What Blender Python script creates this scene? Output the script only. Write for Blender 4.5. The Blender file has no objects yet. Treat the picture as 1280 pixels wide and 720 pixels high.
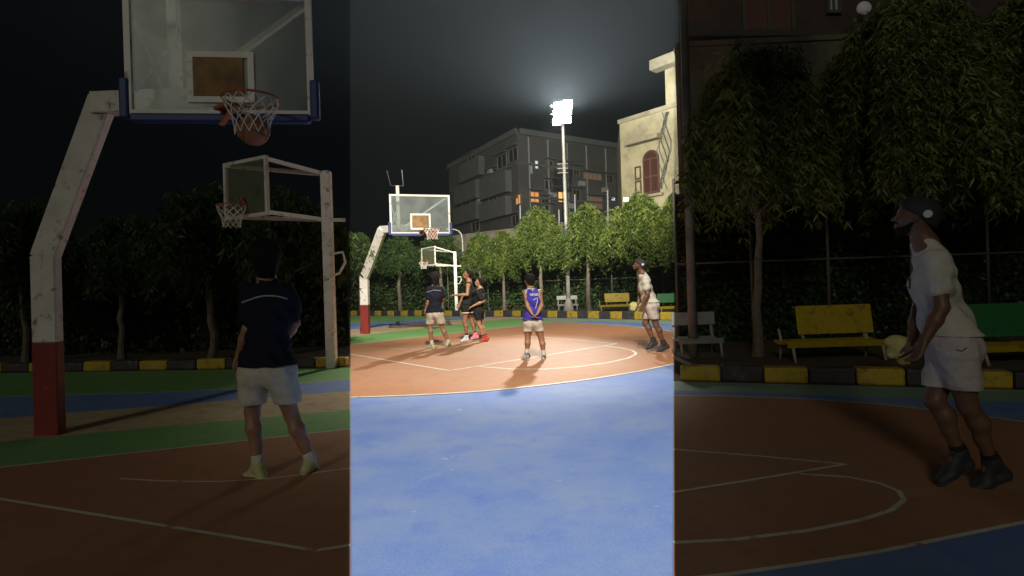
import bpy, bmesh, math, random
import numpy as np
from mathutils import Vector, Matrix
from mathutils.bvhtree import BVHTree

random.seed(7)
rng = np.random.default_rng(11)
scene = bpy.context.scene
COL = scene.collection
R = math.radians

# ------------------------------------------------------------------ camera
F = 680.0            # focal length in pixels of the 1280 wide picture
CAM_H = 1.38
ROLL = R(1.8)
CAM = Vector((0, 0, CAM_H))
UP = Vector((math.sin(ROLL), 0, math.cos(ROLL)))
RIGHT = Vector((math.cos(ROLL), 0, -math.sin(ROLL)))
FWD = Vector((0, 1, 0))

def ray(px, py):
    return RIGHT * ((px - 640) / F) + UP * ((360 - py) / F) + FWD

def at(px, py, z):
    return CAM + ray(px, py) * z

def G(px, py, z=0.0):
    d = ray(px, py)
    return CAM + d * ((z - CAM_H) / d.z)

def near(px, py):
    return 640 + 3.168 * (px - 640), 361 + 3.168 * (py - 360)

cd = bpy.data.cameras.new('camera')
cam = bpy.data.objects.new('camera', cd)
COL.objects.link(cam)
cd.sensor_width = 36
cd.lens = 36 * F / 1280
cd.clip_end = 2000
cd.clip_start = 0.05
m = Matrix((RIGHT, UP, -FWD)).transposed().to_4x4()
m.translation = CAM
cam.matrix_world = m
scene.camera = cam

# ------------------------------------------------------------------ materials
MATS = {}

def mat(name, col, rough=0.6, noise=None, bump=0.0, bscale=60, metal=0.0, spec=0.5, emit=None, dirt=None):
    """Principled material. noise=(scale, second colour, low, high) mottles it; dirt adds a finer second mottle."""
    if name in MATS:
        return MATS[name]
    mt = bpy.data.materials.new(name)
    mt.use_nodes = True
    nt = mt.node_tree
    b = nt.nodes['Principled BSDF']
    b.inputs['Base Color'].default_value = (*col, 1)
    b.inputs['Roughness'].default_value = rough
    b.inputs['Metallic'].default_value = metal
    b.inputs['Specular IOR Level'].default_value = spec
    tc = nt.nodes.new('ShaderNodeTexCoord')
    last = None
    for k, nz in enumerate([noise, dirt]):
        if not nz:
            continue
        n = nt.nodes.new('ShaderNodeTexNoise')
        n.inputs['Scale'].default_value = nz[0]
        n.inputs['Detail'].default_value = 7
        n.inputs['Roughness'].default_value = 0.62
        nt.links.new(tc.outputs['Object'], n.inputs['Vector'])
        r = nt.nodes.new('ShaderNodeMapRange')
        r.inputs['From Min'].default_value = nz[2]
        r.inputs['From Max'].default_value = nz[3]
        nt.links.new(n.outputs['Fac'], r.inputs['Value'])
        mx = nt.nodes.new('ShaderNodeMix')
        mx.data_type = 'RGBA'
        if last is None:
            mx.inputs['A'].default_value = (*col, 1)
        else:
            nt.links.new(last, mx.inputs['A'])
        mx.inputs['B'].default_value = (*nz[1], 1)
        nt.links.new(r.outputs['Result'], mx.inputs['Factor'])
        last = mx.outputs['Result']
    if last is not None:
        nt.links.new(last, b.inputs['Base Color'])
    if bump:
        n2 = nt.nodes.new('ShaderNodeTexNoise')
        n2.inputs['Scale'].default_value = bscale
        n2.inputs['Detail'].default_value = 4
        nt.links.new(tc.outputs['Object'], n2.inputs['Vector'])
        bp = nt.nodes.new('ShaderNodeBump')
        bp.inputs['Strength'].default_value = bump
        bp.inputs['Distance'].default_value = 0.02
        nt.links.new(n2.outputs['Fac'], bp.inputs['Height'])
        nt.links.new(bp.outputs['Normal'], b.inputs['Normal'])
    if emit:
        b.inputs['Emission Color'].default_value = (*emit[0], 1)
        b.inputs['Emission Strength'].default_value = emit[1]
    MATS[name] = mt
    return mt

def leaf_mat(name, c1, c2, c3):
    if name in MATS:
        return MATS[name]
    mt = bpy.data.materials.new(name)
    mt.use_nodes = True
    nt = mt.node_tree
    b = nt.nodes['Principled BSDF']
    b.inputs['Roughness'].default_value = 0.45
    b.inputs['Specular IOR Level'].default_value = 0.35
    a = nt.nodes.new('ShaderNodeAttribute')
    a.attribute_name = 'tint'
    cr = nt.nodes.new('ShaderNodeValToRGB')
    cr.color_ramp.elements[0].color = (*c1, 1)
    cr.color_ramp.elements[1].color = (*c3, 1)
    e = cr.color_ramp.elements.new(0.55)
    e.color = (*c2, 1)
    nt.links.new(a.outputs['Fac'], cr.inputs['Fac'])
    nt.links.new(cr.outputs['Color'], b.inputs['Base Color'])
    tr = nt.nodes.new('ShaderNodeBsdfTranslucent')
    nt.links.new(cr.outputs['Color'], tr.inputs['Color'])
    mx = nt.nodes.new('ShaderNodeMixShader')
    mx.inputs['Fac'].default_value = 0.25
    nt.links.new(b.outputs['BSDF'], mx.inputs[1])
    nt.links.new(tr.outputs['BSDF'], mx.inputs[2])
    nt.links.new(mx.outputs['Shader'], nt.nodes['Material Output'].inputs['Surface'])
    MATS[name] = mt
    return mt

def glass_mat(name, col, opacity, spots=True):
    mt = bpy.data.materials.new(name)
    mt.use_nodes = True
    nt = mt.node_tree
    b = nt.nodes['Principled BSDF']
    b.inputs['Base Color'].default_value = (*col, 1)
    b.inputs['Roughness'].default_value = 0.25
    t = nt.nodes.new('ShaderNodeBsdfTransparent')
    t.inputs['Color'].default_value = (0.9, 0.95, 0.93, 1)
    mx = nt.nodes.new('ShaderNodeMixShader')
    tc = nt.nodes.new('ShaderNodeTexCoord')
    n = nt.nodes.new('ShaderNodeTexNoise')
    n.inputs['Scale'].default_value = 3.2
    n.inputs['Detail'].default_value = 6
    nt.links.new(tc.outputs['Object'], n.inputs['Vector'])
    r = nt.nodes.new('ShaderNodeMapRange')
    r.inputs['From Min'].default_value = 0.35
    r.inputs['From Max'].default_value = 0.7
    r.inputs['To Min'].default_value = opacity * 0.8
    r.inputs['To Max'].default_value = opacity * 1.3
    nt.links.new(n.outputs['Fac'], r.inputs['Value'])
    nt.links.new(r.outputs['Result'], mx.inputs['Fac'])
    nt.links.new(t.outputs['BSDF'], mx.inputs[1])
    nt.links.new(b.outputs['BSDF'], mx.inputs[2])
    nt.links.new(mx.outputs['Shader'], nt.nodes['Material Output'].inputs['Surface'])
    MATS[name] = mt
    return mt

white_paint = mat('white paint', (0.72, 0.69, 0.64), 0.45, (2.2, (0.5, 0.44, 0.38), 0.45, 0.8), 0.05, dirt=(7, (0.24, 0.17, 0.12), 0.57, 0.68))
red_paint = mat('red paint', (0.25, 0.022, 0.018), 0.5, (5, (0.16, 0.02, 0.015), 0.4, 0.7), 0.05, dirt=(14, (0.4, 0.3, 0.26), 0.66, 0.74))
blue_pad = mat('blue pad', (0.02, 0.035, 0.16), 0.55)
orange_iron = mat('orange iron', (0.4, 0.1, 0.03), 0.5)
net_mat = mat('net cord', (0.75, 0.72, 0.66), 0.8)
ball_mat = mat('ball leather', (0.36, 0.13, 0.06), 0.6, bump=0.3, bscale=200)
ball_seam = mat('ball seam', (0.02, 0.015, 0.01), 0.7)
plate_mat = mat('rusty plate', (0.3, 0.17, 0.05), 0.7, (6, (0.16, 0.08, 0.03), 0.4, 0.65))
dark_metal = mat('dark metal', (0.06, 0.06, 0.06), 0.5, metal=0.4)
grey_metal = mat('grey metal', (0.36, 0.36, 0.34), 0.5, (4, (0.25, 0.24, 0.22), 0.4, 0.7), metal=0.2)
glass_board = glass_mat('dusty board', (0.30, 0.335, 0.325), 0.27)
glass_side = glass_mat('dusty board greenish', (0.22, 0.24, 0.16), 0.35)

# ------------------------------------------------------------------ mesh helper
class MB:
    def __init__(self):
        self.v = []
        self.f = []
        self.mi = []

    def add(self, vs, fs, mi=0):
        o = len(self.v)
        self.v += [tuple(x) for x in vs]
        self.f += [tuple(i + o for i in f) for f in fs]
        self.mi += [mi] * len(fs)

    def box(self, c, s, ax=None, mi=0):
        c = Vector(c)
        if ax is None:
            ax = (Vector((1, 0, 0)), Vector((0, 1, 0)), Vector((0, 0, 1)))
        vs = []
        for k in (-.5, .5):
            for j in (-.5, .5):
                for i in (-.5, .5):
                    vs.append(c + ax[0] * (i * s[0]) + ax[1] * (j * s[1]) + ax[2] * (k * s[2]))
        self.add(vs, [(0, 2, 3, 1), (4, 5, 7, 6), (0, 1, 5, 4), (2, 6, 7, 3), (0, 4, 6, 2), (1, 3, 7, 5)], mi)

    def beam(self, a, b, w, h, ref=Vector((0, 0, 1)), mi=0, ext=0.0):
        a = Vector(a); b = Vector(b)
        d = (b - a).normalized()
        if abs(d.dot(ref)) > 0.98:
            ref = Vector((0, 1, 0)) if abs(d.y) < 0.9 else Vector((1, 0, 0))
        s = d.cross(ref).normalized()
        u = s.cross(d).normalized()
        self.box((a + b) / 2, ((b - a).length + 2 * ext, w, h), (d, s, u), mi)

    def tube(self, pts, r, n=8, mi=0, cap=True):
        pts = [Vector(p) for p in pts]
        rs = r if isinstance(r, (list, tuple)) else [r] * len(pts)
        rings = []
        ref = None
        for i, p in enumerate(pts):
            d = (pts[min(i + 1, len(pts) - 1)] - pts[max(i - 1, 0)]).normalized()
            if ref is None:
                ref = Vector((0, 0, 1)) if abs(d.z) < 0.9 else Vector((0, 1, 0))
            s = d.cross(ref).normalized()
            u = s.cross(d).normalized()
            ref = u
            rings.append([p + (s * math.cos(2 * math.pi * k / n) + u * math.sin(2 * math.pi * k / n)) * rs[i] for k in range(n)])
        vs = [q for rg in rings for q in rg]
        fs = []
        for i in range(len(pts) - 1):
            for k in range(n):
                a = i * n + k; b = i * n + (k + 1) % n
                fs.append((a, b, b + n, a + n))
        if cap:
            fs.append(tuple(reversed(range(n))))
            fs.append(tuple((len(pts) - 1) * n + k for k in range(n)))
        self.add(vs, fs, mi)

    def sphere(self, c, r, nu=20, nv=12, mi=0, sq=(1, 1, 1)):
        c = Vector(c)
        vs = [c + Vector((0, 0, r * sq[2]))]
        for j in range(1, nv):
            t = math.pi * j / nv
            for i in range(nu):
                p = 2 * math.pi * i / nu
                vs.append(c + Vector((r * sq[0] * math.sin(t) * math.cos(p), r * sq[1] * math.sin(t) * math.sin(p), r * sq[2] * math.cos(t))))
        vs.append(c - Vector((0, 0, r * sq[2])))
        fs = []
        for i in range(nu):
            fs.append((0, 1 + i, 1 + (i + 1) % nu))
            e = 1 + (nv - 2) * nu
            fs.append((len(vs) - 1, e + (i + 1) % nu, e + i))
        for j in range(nv - 2):
            for i in range(nu):
                a = 1 + j * nu + i; b = 1 + j * nu + (i + 1) % nu
                fs.append((a, a + nu, b + nu, b))
        self.add(vs, fs, mi)

    def build(self, name, mats, parent=None, smooth=False, bevel=0.0):
        me = bpy.data.meshes.new(name)
        me.from_pydata(self.v, [], self.f)
        if not isinstance(mats, (list, tuple)):
            mats = [mats]
        for x in mats:
            me.materials.append(x)
        if len(mats) > 1:
            me.polygons.foreach_set('material_index', self.mi)
        if smooth:
            me.polygons.foreach_set('use_smooth', [True] * len(me.polygons))
        me.update()
        o = bpy.data.objects.new(name, me)
        COL.objects.link(o)
        if bevel:
            md = o.modifiers.new('bevel', 'BEVEL')
            md.width = bevel
            md.segments = 2
            md.limit_method = 'ANGLE'
        if parent is not None:
            o.parent = parent
            o.matrix_parent_inverse = Matrix.Translation(-parent.location) if parent.type == 'EMPTY' else Matrix.Identity(4)
        return o

def thing(name, label, cat, loc, group=None):
    o = bpy.data.objects.new(name, None)
    o.location = loc
    o.empty_display_size = 0.2
    COL.objects.link(o)
    return tag(o, label, cat, group)

def tag(o, label, cat, group=None):
    o['label'] = label
    o['category'] = cat
    if group:
        o['group'] = group
    return o

def struct(o, label=None):
    o['kind'] = 'structure'
    if label:
        o['label'] = label
    return o

# ------------------------------------------------------------------ ground and court
def paint_mat(name, col, col2, rough=0.7, big=0.35, fine=7.0, dark=None):
    mt = mat(name, col, rough, (big, col2, 0.36, 0.68), 0.12, 140, dirt=(fine, dark or tuple(c * 0.8 for c in col), 0.5, 0.85))
    return mt

blue_m = paint_mat('blue court paint', (0.115, 0.21, 0.53), (0.20, 0.28, 0.49), 0.72, 0.8, 2.6, (0.075, 0.155, 0.55))
def specks(mt, col, scale, thr):
    """Grain, dust and tiny chips in the paint."""
    nt = mt.node_tree
    bs = nt.nodes['Principled BSDF']
    src = bs.inputs['Base Color'].links[0].from_socket
    tc = nt.nodes.new('ShaderNodeTexCoord')
    for sc_, lo_, hi_, amt in ((scale, thr, thr + .03, .6), (scale * 5, .45, .8, .28)):
        n = nt.nodes.new('ShaderNodeTexNoise')
        n.inputs['Scale'].default_value = sc_
        n.inputs['Detail'].default_value = 3
        nt.links.new(tc.outputs['Object'], n.inputs['Vector'])
        r = nt.nodes.new('ShaderNodeMapRange')
        r.inputs['From Min'].default_value = lo_
        r.inputs['From Max'].default_value = hi_
        r.inputs['To Max'].default_value = amt
        nt.links.new(n.outputs['Fac'], r.inputs['Value'])
        mx = nt.nodes.new('ShaderNodeMix')
        mx.data_type = 'RGBA'
        nt.links.new(src, mx.inputs['A'])
        mx.inputs['B'].default_value = (*col, 1)
        nt.links.new(r.outputs['Result'], mx.inputs['Factor'])
        src = mx.outputs['Result']
    nt.links.new(src, bs.inputs['Base Color'])
specks(blue_m, (0.33, 0.40, 0.58), 16, .735)
orange_m = paint_mat('orange court paint', (0.41, 0.175, 0.082), (0.45, 0.24, 0.13), 0.7, 0.3, 5.0)
specks(orange_m, (0.3, 0.13, 0.07), 14, .70)
green_m = paint_mat('green court paint', (0.17, 0.40, 0.11), (0.24, 0.42, 0.17), 0.6, 0.5)
teal_m = paint_mat('pale green court paint', (0.22, 0.36, 0.26), (0.27, 0.36, 0.3), 0.6, 0.5)
sand_m = paint_mat('sandy path', (0.55, 0.43, 0.25), (0.42, 0.31, 0.18), 0.85, 0.9, 6.0, (0.25, 0.18, 0.11))
soil_m = paint_mat('soil', (0.07, 0.05, 0.032), (0.11, 0.08, 0.05), 0.95, 0.7, 9.0)
line_m = mat('line paint', (0.72, 0.68, 0.58), 0.6, (5, (0.52, 0.42, 0.32), 0.5, 0.75), dirt=(6, (0.44, 0.25, 0.15), 0.58, 0.66))

g = MB()
S = 400
g.add([(-S, -S, 0), (S, -S, 0), (S, S, 0), (-S, S, 0)], [(0, 1, 2, 3)])
struct(g.build('ground', soil_m), 'dark bare soil ground around the courts')

def zone(name, pix, mt, z, label=None, extra=None):
    """A painted area: outline traced on the ground, subdivided for nothing, one sheet."""
    pts = [G(*p, z) for p in pix]
    if extra:
        pts = pts + [Vector((*e, z)) for e in extra]
    bm = bmesh.new()
    vs = [bm.verts.new(p) for p in pts]
    f = bm.faces.new(vs)
    if f.normal.z < 0:
        f.normal_flip()
    bm.normal_update()
    if f.normal.z < 0:
        f.normal_flip()
    bmesh.ops.triangulate(bm, faces=[f])
    me = bpy.data.meshes.new(name)
    bm.to_mesh(me)
    bm.free()
    me.materials.append(mt)
    o = bpy.data.objects.new(name, me)
    COL.objects.link(o)
    return struct(o, label)

L0, R0 = 438, 842
K_C = [(438, 394.5), (640, 396.0), (842, 400.5)]      # foot of the kerb, middle of the ground
arc_near = [(438, 496.5), (500, 494.5), (560, 491.5), (600, 489), (640, 485.3), (680, 481), (720, 476.2), (760, 470.3), (800, 463.7), (842, 454.8)]
far_edge = [(842, 414.3), (820, 411), (795, 408.4), (770, 406.3), (740, 404.5), (715, 403.2), (700, 402.8), (690, 402.8), (640, 408.6), (540, 419.6), (438, 430.8)]
gs_edge = [(438, 420.6), (520, 411.5), (580, 404.3), (640, 398.2), (676, 397.6)]
sb_edge = [(438, 411.8), (520, 404.6), (580, 398.8), (612, 396.4)]
bg_edge = [(438, 404.8), (480, 402.4), (535, 399.2), (580, 397.2)]

zone('blue_court', [(438, 900), (438, 494), (438, 430), *[(x, y) for x, y in K_C], (842, 900)], blue_m, 0.004, 'blue painted outer court in the middle, scuffed and shiny')
zone('orange_court', arc_near + far_edge, orange_m, 0.009, 'orange painted area inside the three point line')
zone('green_strip', [(438, 430.8), (540, 419.6), (640, 408.6), (690, 402.8), (715, 403.2), (700, 400.0), (676, 397.6)] + gs_edge[::-1][1:], green_m, 0.009, 'green strip behind the baseline')
zone('sand_path', gs_edge + [(640, 396.7), (612, 396.4)] + sb_edge[::-1][1:], sand_m, 0.009, 'sandy path between the two courts')
zone('blue_strip', sb_edge[:-1] + [(600, 397.2)] + bg_edge[::-1], blue_m, 0.0094, 'blue strip of the second court')
zone('green_court', bg_edge + [(580, 396.0), (438, 394.6)], green_m, 0.009, 'green area of the second court in front of the kerb')
zone('pale_green_strip', [(715, 403.0), (690, 402.6), (676, 397.5), (700, 397.6), (770, 399.2), (842, 400.7), (842, 405.5), (790, 403.4), (740, 401.9)], teal_m, 0.0097, 'pale green strip in front of the kerb')

# left and right stretches of floor, nearer to the camera and outside the lit wedge
zone('orange_court', [(438, 536), (0, 584), (-160, 600), (-160, 900), (438, 900)], orange_m, 0.009, 'dim orange court on the left')
zone('green_strip', [(438, 512), (0, 552), (-160, 567), (-160, 600), (0, 584), (438, 536)], green_m, 0.009, 'dim green strip on the left')
zone('sand_path', [(438, 488.5), (0, 523), (-160, 536), (-160, 567), (0, 552), (438, 512)], sand_m, 0.009, 'dim sandy path on the left')
zone('blue_strip', [(438, 473.5), (300, 486), (150, 492), (-160, 499), (-160, 536), (0, 523), (438, 488.5)], blue_m, 0.009, 'dim blue strip on the left')
zone('green_court', [(438, 459.5), (-160, 469), (-160, 499), (150, 492), (300, 486), (438, 473.5)], green_m, 0.009, 'dim green area on the left')

r_far = [(842, 494.5), (900, 494.7), (1000, 498), (1100, 505), (1200, 516), (1280, 527), (1420, 550)]
zone('orange_court', r_far + [(1420, 622), (1280, 652.5), (1100, 689), (1000, 705), (900, 719), (842, 725)], orange_m, 0.009, 'dim orange court on the right')
zone('blue_court', [(842, 725), (900, 719), (1000, 705), (1100, 689), (1280, 652.5), (1420, 622), (1420, 900), (842, 900)], blue_m, 0.009, 'dim blue court on the right')
zone('blue_strip', [(1420, 507), (1280, 503), (1100, 497), (960, 491.5), (842, 488)] + r_far, blue_m, 0.009, 'dim blue strip on the right')
zone('pale_green_strip', [(842, 476.5), (1420, 491), (1420, 507), (1280, 503), (1100, 497), (960, 491.5), (842, 488)], teal_m, 0.009, 'dim pale green strip on the right')

def stripe(mb, pix, w, z):
    p = [G(*q, z) for q in pix]
    L = []
    for i, a in enumerate(p):
        d = p[min(i + 1, len(p) - 1)] - p[max(i - 1, 0)]
        n = Vector((-d.y, d.x, 0)).normalized() * (w / 2)
        L.append((a + n, a - n))
    vs = [q for pr in L for q in pr]
    mb.add(vs, [(2 * i, 2 * i + 1, 2 * i + 3, 2 * i + 2) for i in range(len(L) - 1)])

def lines(name, items, z0, label, mt=line_m):
    mb = MB()
    for k, (pix, w) in enumerate(items):
        stripe(mb, pix, w, z0 + (.0006 if z0 > .01 else .0002) * (k % 4))
    return struct(mb.build(name, mt), label)

semi_c = [(600, 458.2), (640, 461.2), (680, 461.3), (720, 458.6), (760, 453.2), (785, 447.6), (793.5, 443.5), (795, 441), (790, 438), (775, 434.6), (758, 432.6)]
lines('court_line', [
    (arc_near, 0.06), (far_edge, 0.06),
    ([(438, 442.6), (500, 453), (562, 463.2)], 0.055), ([(562, 463.2), (668, 446.4), (771, 429.6)], 0.055),
    (semi_c, 0.055), ([(771, 429.6), (705, 423.5), (640, 419)], 0.05),
    ([(487, 435.3), (505, 436.4), (530, 436.4), (560, 434.5), (590, 431)], 0.045),
    (bg_edge, 0.06)], 0.0108, 'white painted lines of the lit court')
lines('court_line', [
    ([(438, 536), (0, 584), (-160, 600)], 0.03), ([(-120, 604), (0, 623.5), (200, 656), (395, 688)], 0.03), ([(395, 688), (438, 681)], 0.03),
    ([(150, 598), (200, 601), (270, 602), (340, 598), (438, 585)], 0.022), ([(438, 473.5), (300, 486), (150, 492), (-160, 499)], 0.03),
    ], 0.0108, 'white painted lines on the left')
lines('court_line', [
    (r_far, 0.03), ([(842, 725), (900, 719), (1000, 705), (1100, 689), (1280, 652.5), (1420, 622)], 0.03),
    ([(842, 561.5), (950, 570), (1057, 580)], 0.03), ([(842, 615), (950, 598), (1057, 580)], 0.03),
    ([(842, 678), (920, 674), (1010, 663), (1080, 649), (1115, 637), (1130, 625), (1124, 614), (1100, 604), (1060, 596), (1000, 592)], 0.032)], 0.0108, 'white painted lines on the right')
lines('paint_scuff', [
    ([(520, 602), (529, 599), (538, 595), (547, 592.4), (556, 588.5)], 0.007), ([(553, 574), (556, 573), (560, 573.6)], 0.03), ([(538, 565), (544, 564.6)], 0.018),
    ([(564, 570.5), (569, 569)], 0.022), ([(563, 587), (571, 586)], 0.02), ([(529, 625), (534, 624.6)], 0.018), ([(516, 640), (519, 638.8)], 0.016),
    ([(573, 511), (575, 513)], 0.05), ([(696, 601), (702, 600.6)], 0.02), ([(819, 633), (825, 632.6)], 0.015)],
    0.0046, 'pale scuffs and scratches on the blue paint', mat('scuff', (0.3, 0.4, 0.66), 0.7, (20, (0.13, 0.225, 0.55), .45, .6)))

ky = mat('kerb yellow', (0.42, 0.29, 0.015), 0.7, (4, (0.32, 0.22, 0.03), 0.45, 0.75), 0.3, 40, dirt=(7, (0.1, 0.075, 0.035), 0.54, 0.68))
kk = mat('kerb black', (0.035, 0.03, 0.035), 0.7, (4, (0.08, 0.07, 0.065), 0.5, 0.75), 0.3, 40, dirt=(7, (0.15, 0.13, 0.11), 0.58, 0.72))

def kerb(name, pix, h, blk, label):
    mb = MB()
    P = [G(*p) for p in pix]
    k = 0
    for a, b in zip(P[:-1], P[1:]):
        n = max(1, round((b - a).length / blk))
        d = (b - a).normalized()
        s = Vector((-d.y, d.x, 0))
        if s.y < 0:
            s = -s
        st = (b - a).length / n
        for i in range(n):
            c = a + d * (st * (i + .5)) + s * 0.11
            hh = h + random.uniform(-.012, .012)
            mb.box((c.x, c.y, hh / 2), (st - 0.012, 0.22 + random.uniform(-.01, .01), hh), (d, s, Vector((0, 0, 1))), k % 2)
            k += 1
    return struct(mb.build(name, [ky, kk], bevel=0.03), label)

kerb('kerb', K_C, 0.30, 0.56, 'kerb painted in yellow and black blocks behind the lit court')
kerb('kerb', [(-160, 468.5), (432, 459.1)], 0.19, 0.60, 'dim yellow and black kerb on the left')
kerb('kerb', [(850, 476.1), (1420, 490.5)], 0.21, 0.52, 'dim yellow and black kerb on the right')

# ------------------------------------------------------------------ hoops
def rim_net(root, c, r, net_h, k=12):
    t = MB()
    n = 28
    t.tube([c + Vector((r * math.cos(2 * math.pi * i / n), r * math.sin(2 * math.pi * i / n), 0)) for i in range(n + 1)], 0.011, 6, cap=False)
    rim = t.build('rim', orange_iron, root, True)
    t = MB()
    prof = [(0.0, 1.0), (0.18, 0.93), (0.36, 0.82), (0.55, 0.7), (0.75, 0.62), (1.0, 0.60)]
    for i in range(k):
        for s in (-1, 1):
            pts = []
            for j, (zz, rr) in enumerate(prof):
                a = 2 * math.pi * (i + s * 0.5 * j) / k
                pts.append(c + Vector((r * rr * math.cos(a), r * rr * math.sin(a), -zz * net_h)))
            t.tube(pts, 0.0055, 4, cap=False)
    t.build('net', net_mat, root)
    return rim

def basketball(c, r, label):
    mb = MB()
    mb.sphere(c, r, 28, 16)
    o = tag(mb.build('basketball', ball_mat, None, True), label, 'ball')
    # seams as thin raised rings
    t = MB()
    for ax in range(3):
        pts = []
        for i in range(33):
            a = 2 * math.pi * i / 32
            q = [0, 0, 0]
            q[ax] = 0.0
            q[(ax + 1) % 3] = math.cos(a) * (r * 1.001)
            q[(ax + 2) % 3] = math.sin(a) * (r * 1.001)
            pts.append(Vector(c) + Matrix.Rotation(0.5, 3, 'Y') @ Vector(q))
        t.tube(pts, 0.003, 4, cap=False)
    t.build('seam', ball_seam, o)
    return o

def main_hoop(base, k1, k2, bl, br, zb, zt, rimc, label, thick=0.26, fork=True, dep=1.0):
    """bl/br: points at the board's two ends (height ignored); zb/zt: bottom and top of the board."""
    root = thing('basketball_hoop', label, 'basketball hoop', base)
    hz = (Vector((k1.x, k1.y, 0)) - Vector((base.x, base.y, 0)))
    ref = Vector((0, 1, 0))
    red_top = base + (k1 - base) * 0.52
    p = MB(); p.beam(red_top, k1, thick, thick * dep, ref, ext=0.0)
    p.build('pole', white_paint, root, bevel=0.012)
    p = MB(); p.beam(base, red_top, thick + .004, thick * dep + .004, ref)
    p.build('red_pole_base', red_paint, root, bevel=0.012)
    p = MB(); p.beam(k1, k2, thick, thick * .98 * dep, ref, ext=0.04)
    p.build('slanted_pole', white_paint, root, bevel=0.012)
    d = (br - bl); d.z = 0
    w = d.length
    d.normalize()
    n = Vector((d.y, -d.x, 0))
    if n.y > 0:
        n = -n
    c = (bl + br) / 2
    c.z = (zb + zt) / 2
    Z = Vector((0, 0, 1))
    tgt = c - n * 0.18
    tgt.z = zb + 0.23
    p = MB(); p.beam(k2, tgt, thick * .6, thick * .85, Z, ext=0.07)
    p.build('arm', white_paint, root, bevel=0.01)
    ax = (d, n, Z)
    h = zt - zb
    p = MB(); p.box(c, (w - .05, 0.014, h - .05), ax)
    p.build('backboard', glass_board, root)
    p = MB()
    fr = 0.055
    for s in (-1, 1):
        p.box(c + d * (s * (w / 2 - fr / 2)), (fr, 0.05, h), ax)
    for s in (-1, 1):
        p.box(c + Z * (s * (h / 2 - fr / 2)), (w - 2 * fr, 0.05, fr), ax)
    p.build('board_frame', white_paint, root)
    # back braces
    p = MB()
    q = c - n * 0.06
    post = q + d * (-w * 0.34)
    p.beam(Vector((post.x, post.y, zb + .2)) - n * .3, Vector((post.x, post.y, zt + (0.32 if fork else .1))) - n * .3, .09, .09, Vector((0, 1, 0)))
    p.build('rear_post', white_paint, root)
    p = MB()
    p.beam(q + d * (w * .46) + Z * (h * .45), tgt - d * .45 + Z * .02, .05, .05)
    for s in (-1, 1):
        p.beam(q - d * (w * .47) + Z * (s * h * .28), q - d * (w * .36) - n * .25 - Z * (s * h * .25) - Z * .1, .022, .022)
    p.build('brace', white_paint, root)
    if fork:
        t = MB()
        f0 = Vector((post.x, post.y, zt + .32)) - n * .3
        t.tube([f0 - d * .3 + Z * .45, f0 - d * .2, f0 + d * .17, f0 + d * .14 + Z * .48], .016, 6)
        t.build('bracket', dark_metal, root)
    # padding
    p = MB()
    for s in (-1, 1):
        p.box(c + d * (s * (w / 2 + .01)) - Z * (h * .5 - .16), (.085, .09, .38), ax)
    p.box(c - Z * (h / 2 + .02), (w - .07, .09, .085), ax)
    p.build('padding', blue_pad, root, bevel=0.02)
    # target square
    p = MB()
    sq = 0.6; sh = 0.48; bw = 0.055
    cc = c + n * 0.016
    cc.z = zb + 0.13 + sh / 2
    for s in (-1, 1):
        p.box(cc + d * (s * (sq / 2 - bw / 2)), (bw, .012, sh), ax)
        p.box(cc + Z * (s * (sh / 2 - bw / 2)), (sq - 2 * bw, .012, bw), ax)
    p.build('target_square', white_paint, root)
    p = MB()
    p.box(cc - n * .001 + d * -.02, (sq * .74, .012, sh * .8), ax)
    p.build('mounting_plate', plate_mat, root)
    # rim with bracket
    r = 0.235
    rim = rim_net(root, rimc, r, 0.32)
    p = MB()
    att = Vector(cc) + n * .02
    att.z = rimc.z
    mid = rimc + (att - rimc).normalized() * r
    p.beam(att, mid, .14, .03)
    p.beam(att + Z * .02 - Z * .16, mid - Z * .01, .05, .02)
    p.build('rim_bracket', orange_iron, root)
    return root

def hz_(p, z):
    return Vector((p.x, p.y, z))

base = G(457, 417.5)
Zb = base.y
k1 = at(455.5, 347, Zb - .1)
k2 = at(478, 287, Zb - .9)
bl = at(487, 268, 15.9); br = at(562.5, 270, 16.4)
zb_ = at(525, 292.5, 16.1).z; zt_ = at(525, 243, 16.1).z
rimc = at(540, 285.5, 15.5)
main_hoop(base, k1, k2, bl, br, zb_, zt_, rimc, 'tall hoop over the players in the lit court, white slanted pole with red foot')
basketball(at(540.5, 293.5, 15.5), 0.135, 'small basketball dropping through the net of the brightly lit hoop')

base = G(63, 544)
Zb = base.y
k1 = at(57, 320, Zb - .02)
k2 = at(127, 130, Zb - .22)
bl = at(157, 80, 5.05); br = at(391, 80, 5.25)
zb_ = at(275, 146, 5.15).z; zt_ = at(275, -8, 5.15).z
rimc = at(314, 124, 4.86)
main_hoop(base, k1, k2, bl, br, zb_, zt_, rimc, 'large dim hoop at far left, its slanted white pole with a dark red foot', .25, True, .42)
basketball(at(317, 163, 4.86), 0.135, 'large dim basketball dropping through the net of the near left hoop')

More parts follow.
